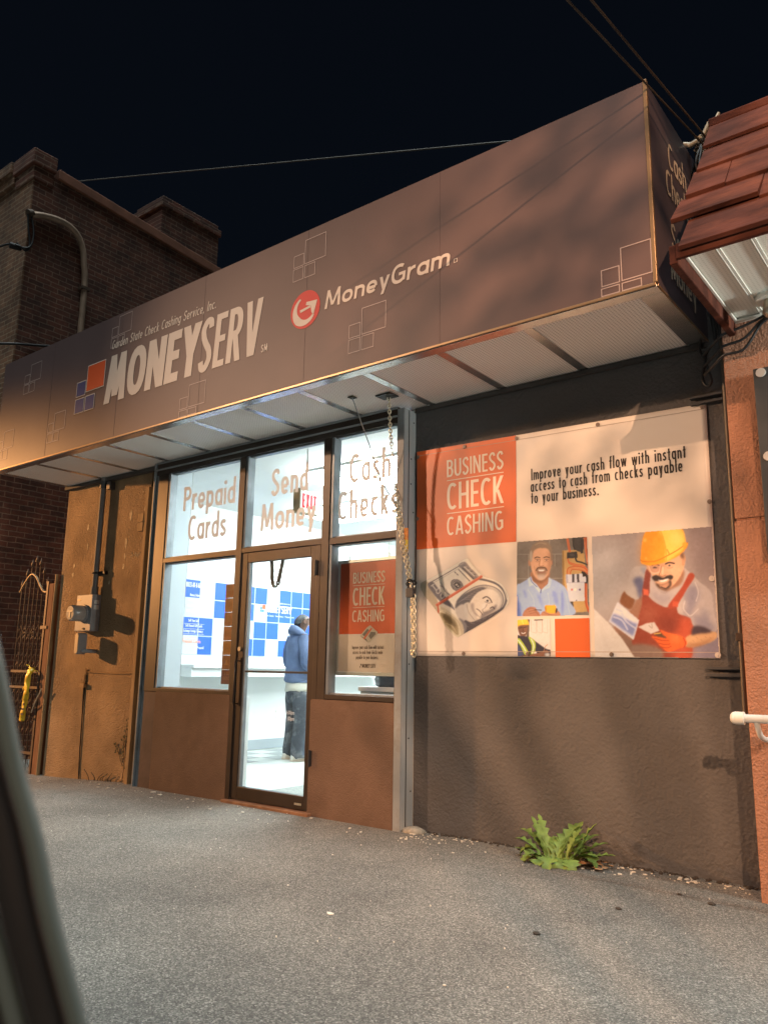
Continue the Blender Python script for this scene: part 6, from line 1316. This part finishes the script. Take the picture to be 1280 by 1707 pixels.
street_lamp(LA, (-7.5, 0, .7), (1, .45, .15), 21000, 27, .7, 'short street lamp with deep orange light far along the pavement to the left')
street_lamp(LB, (-.6, -1.2, 2.2), (1, .55, .30), 23000, 22, .75, 'tall street lamp with warm white light across the road to the right')
street_lamp(LC, (-1.6, 0, 2.2), (1, .62, .39), 14500, 21, .8, 'tall street lamp with warm light across the road to the left')

# street tree between the right hand lamp and the shop: dapples the sign
def street_tree():
    R_ = random.Random(21); bx, by_ = 4.6, -10.0
    t = thing('street_tree', (bx, by_, 0), 'leafy street tree at the kerb in front of the shop', 'tree')
    b = MB(); b.tube(spline([(bx, by_, -.05), (bx+.03, by_+.02, 1.5), (bx-.05, by_, 3.2), (bx-.3, by_+.1, 5.0)], 5), [.16-.005*i for i in range(16)], 10)
    ends = []
    for k in range(11):
        a = k*2.4+.4; q = Vector((bx-.08, by_+.05, 4.0+.07*k)); e = Vector((3.45, -9.9, 6.88))+Vector((math.cos(a)*R_.uniform(.5, 1.5), math.sin(a)*R_.uniform(.4, 1.2), R_.uniform(-.42, .5))); m_ = q.lerp(e, .5)+Vector((0, 0, .2)); b.tube(spline([tuple(q), tuple(m_), tuple(e)], 5), [(.026-.002*i) for i in range(11)], 6); ends += [e]
    b.build('trunk', M('grey_bark', (.12, .09, .07), rough=.9, bump=.6, bs=12), t)
    vs = []; fs = []
    for e in ends:
        for _ in range(78):
            c = e+Vector((R_.gauss(0, .21), R_.gauss(0, .21), R_.gauss(0, .14))); a = Vector((R_.gauss(0, 1), R_.gauss(0, 1), R_.gauss(0, .5))).normalized(); n_ = a.cross(Vector((R_.gauss(0, 1), R_.gauss(0, 1), R_.gauss(0, 1)))).normalized(); s = R_.uniform(.05, .085)
            o = len(vs); vs += [c-a*s, c+n_*s*.5, c+a*s, c-n_*s*.5]; fs.append((o, o+1, o+2, o+3))
    m_ = MB(); m_.add(vs, fs); m_.build('crown', M('street_tree_leaf', (.05, .09, .025), rough=.6, var=.3, vs=5), t, fixn=False)
street_tree()

lt_ = thing('soffit_lamp', (1.6, -.6, 3.11), 'round lamp lit under the white soffit further along the terracotta wall', 'lamp')
MB().tube([(1.6, -.6, 3.112), (1.6, -.6, 3.07)], .12, 20).build('base', m_wht, lt_)
MB().tube([(1.6, -.6, 3.069), (1.6, -.6, 2.95), (1.6, -.6, 2.90)], [.07, .10, .05], 20).build('globe', M('lit_globe', (.9, .9, .85), emit=(1, .95, .85), est=6), lt_)
l = bpy.data.lights.new('soffit_lamp_light', 'POINT'); l.energy = 380; l.color = (.96, 1, .90); l.shadow_soft_size = .08
o = bpy.data.objects.new('soffit_lamp_light', l); COL.objects.link(o); o.location = (1.6, -.6, 2.80)
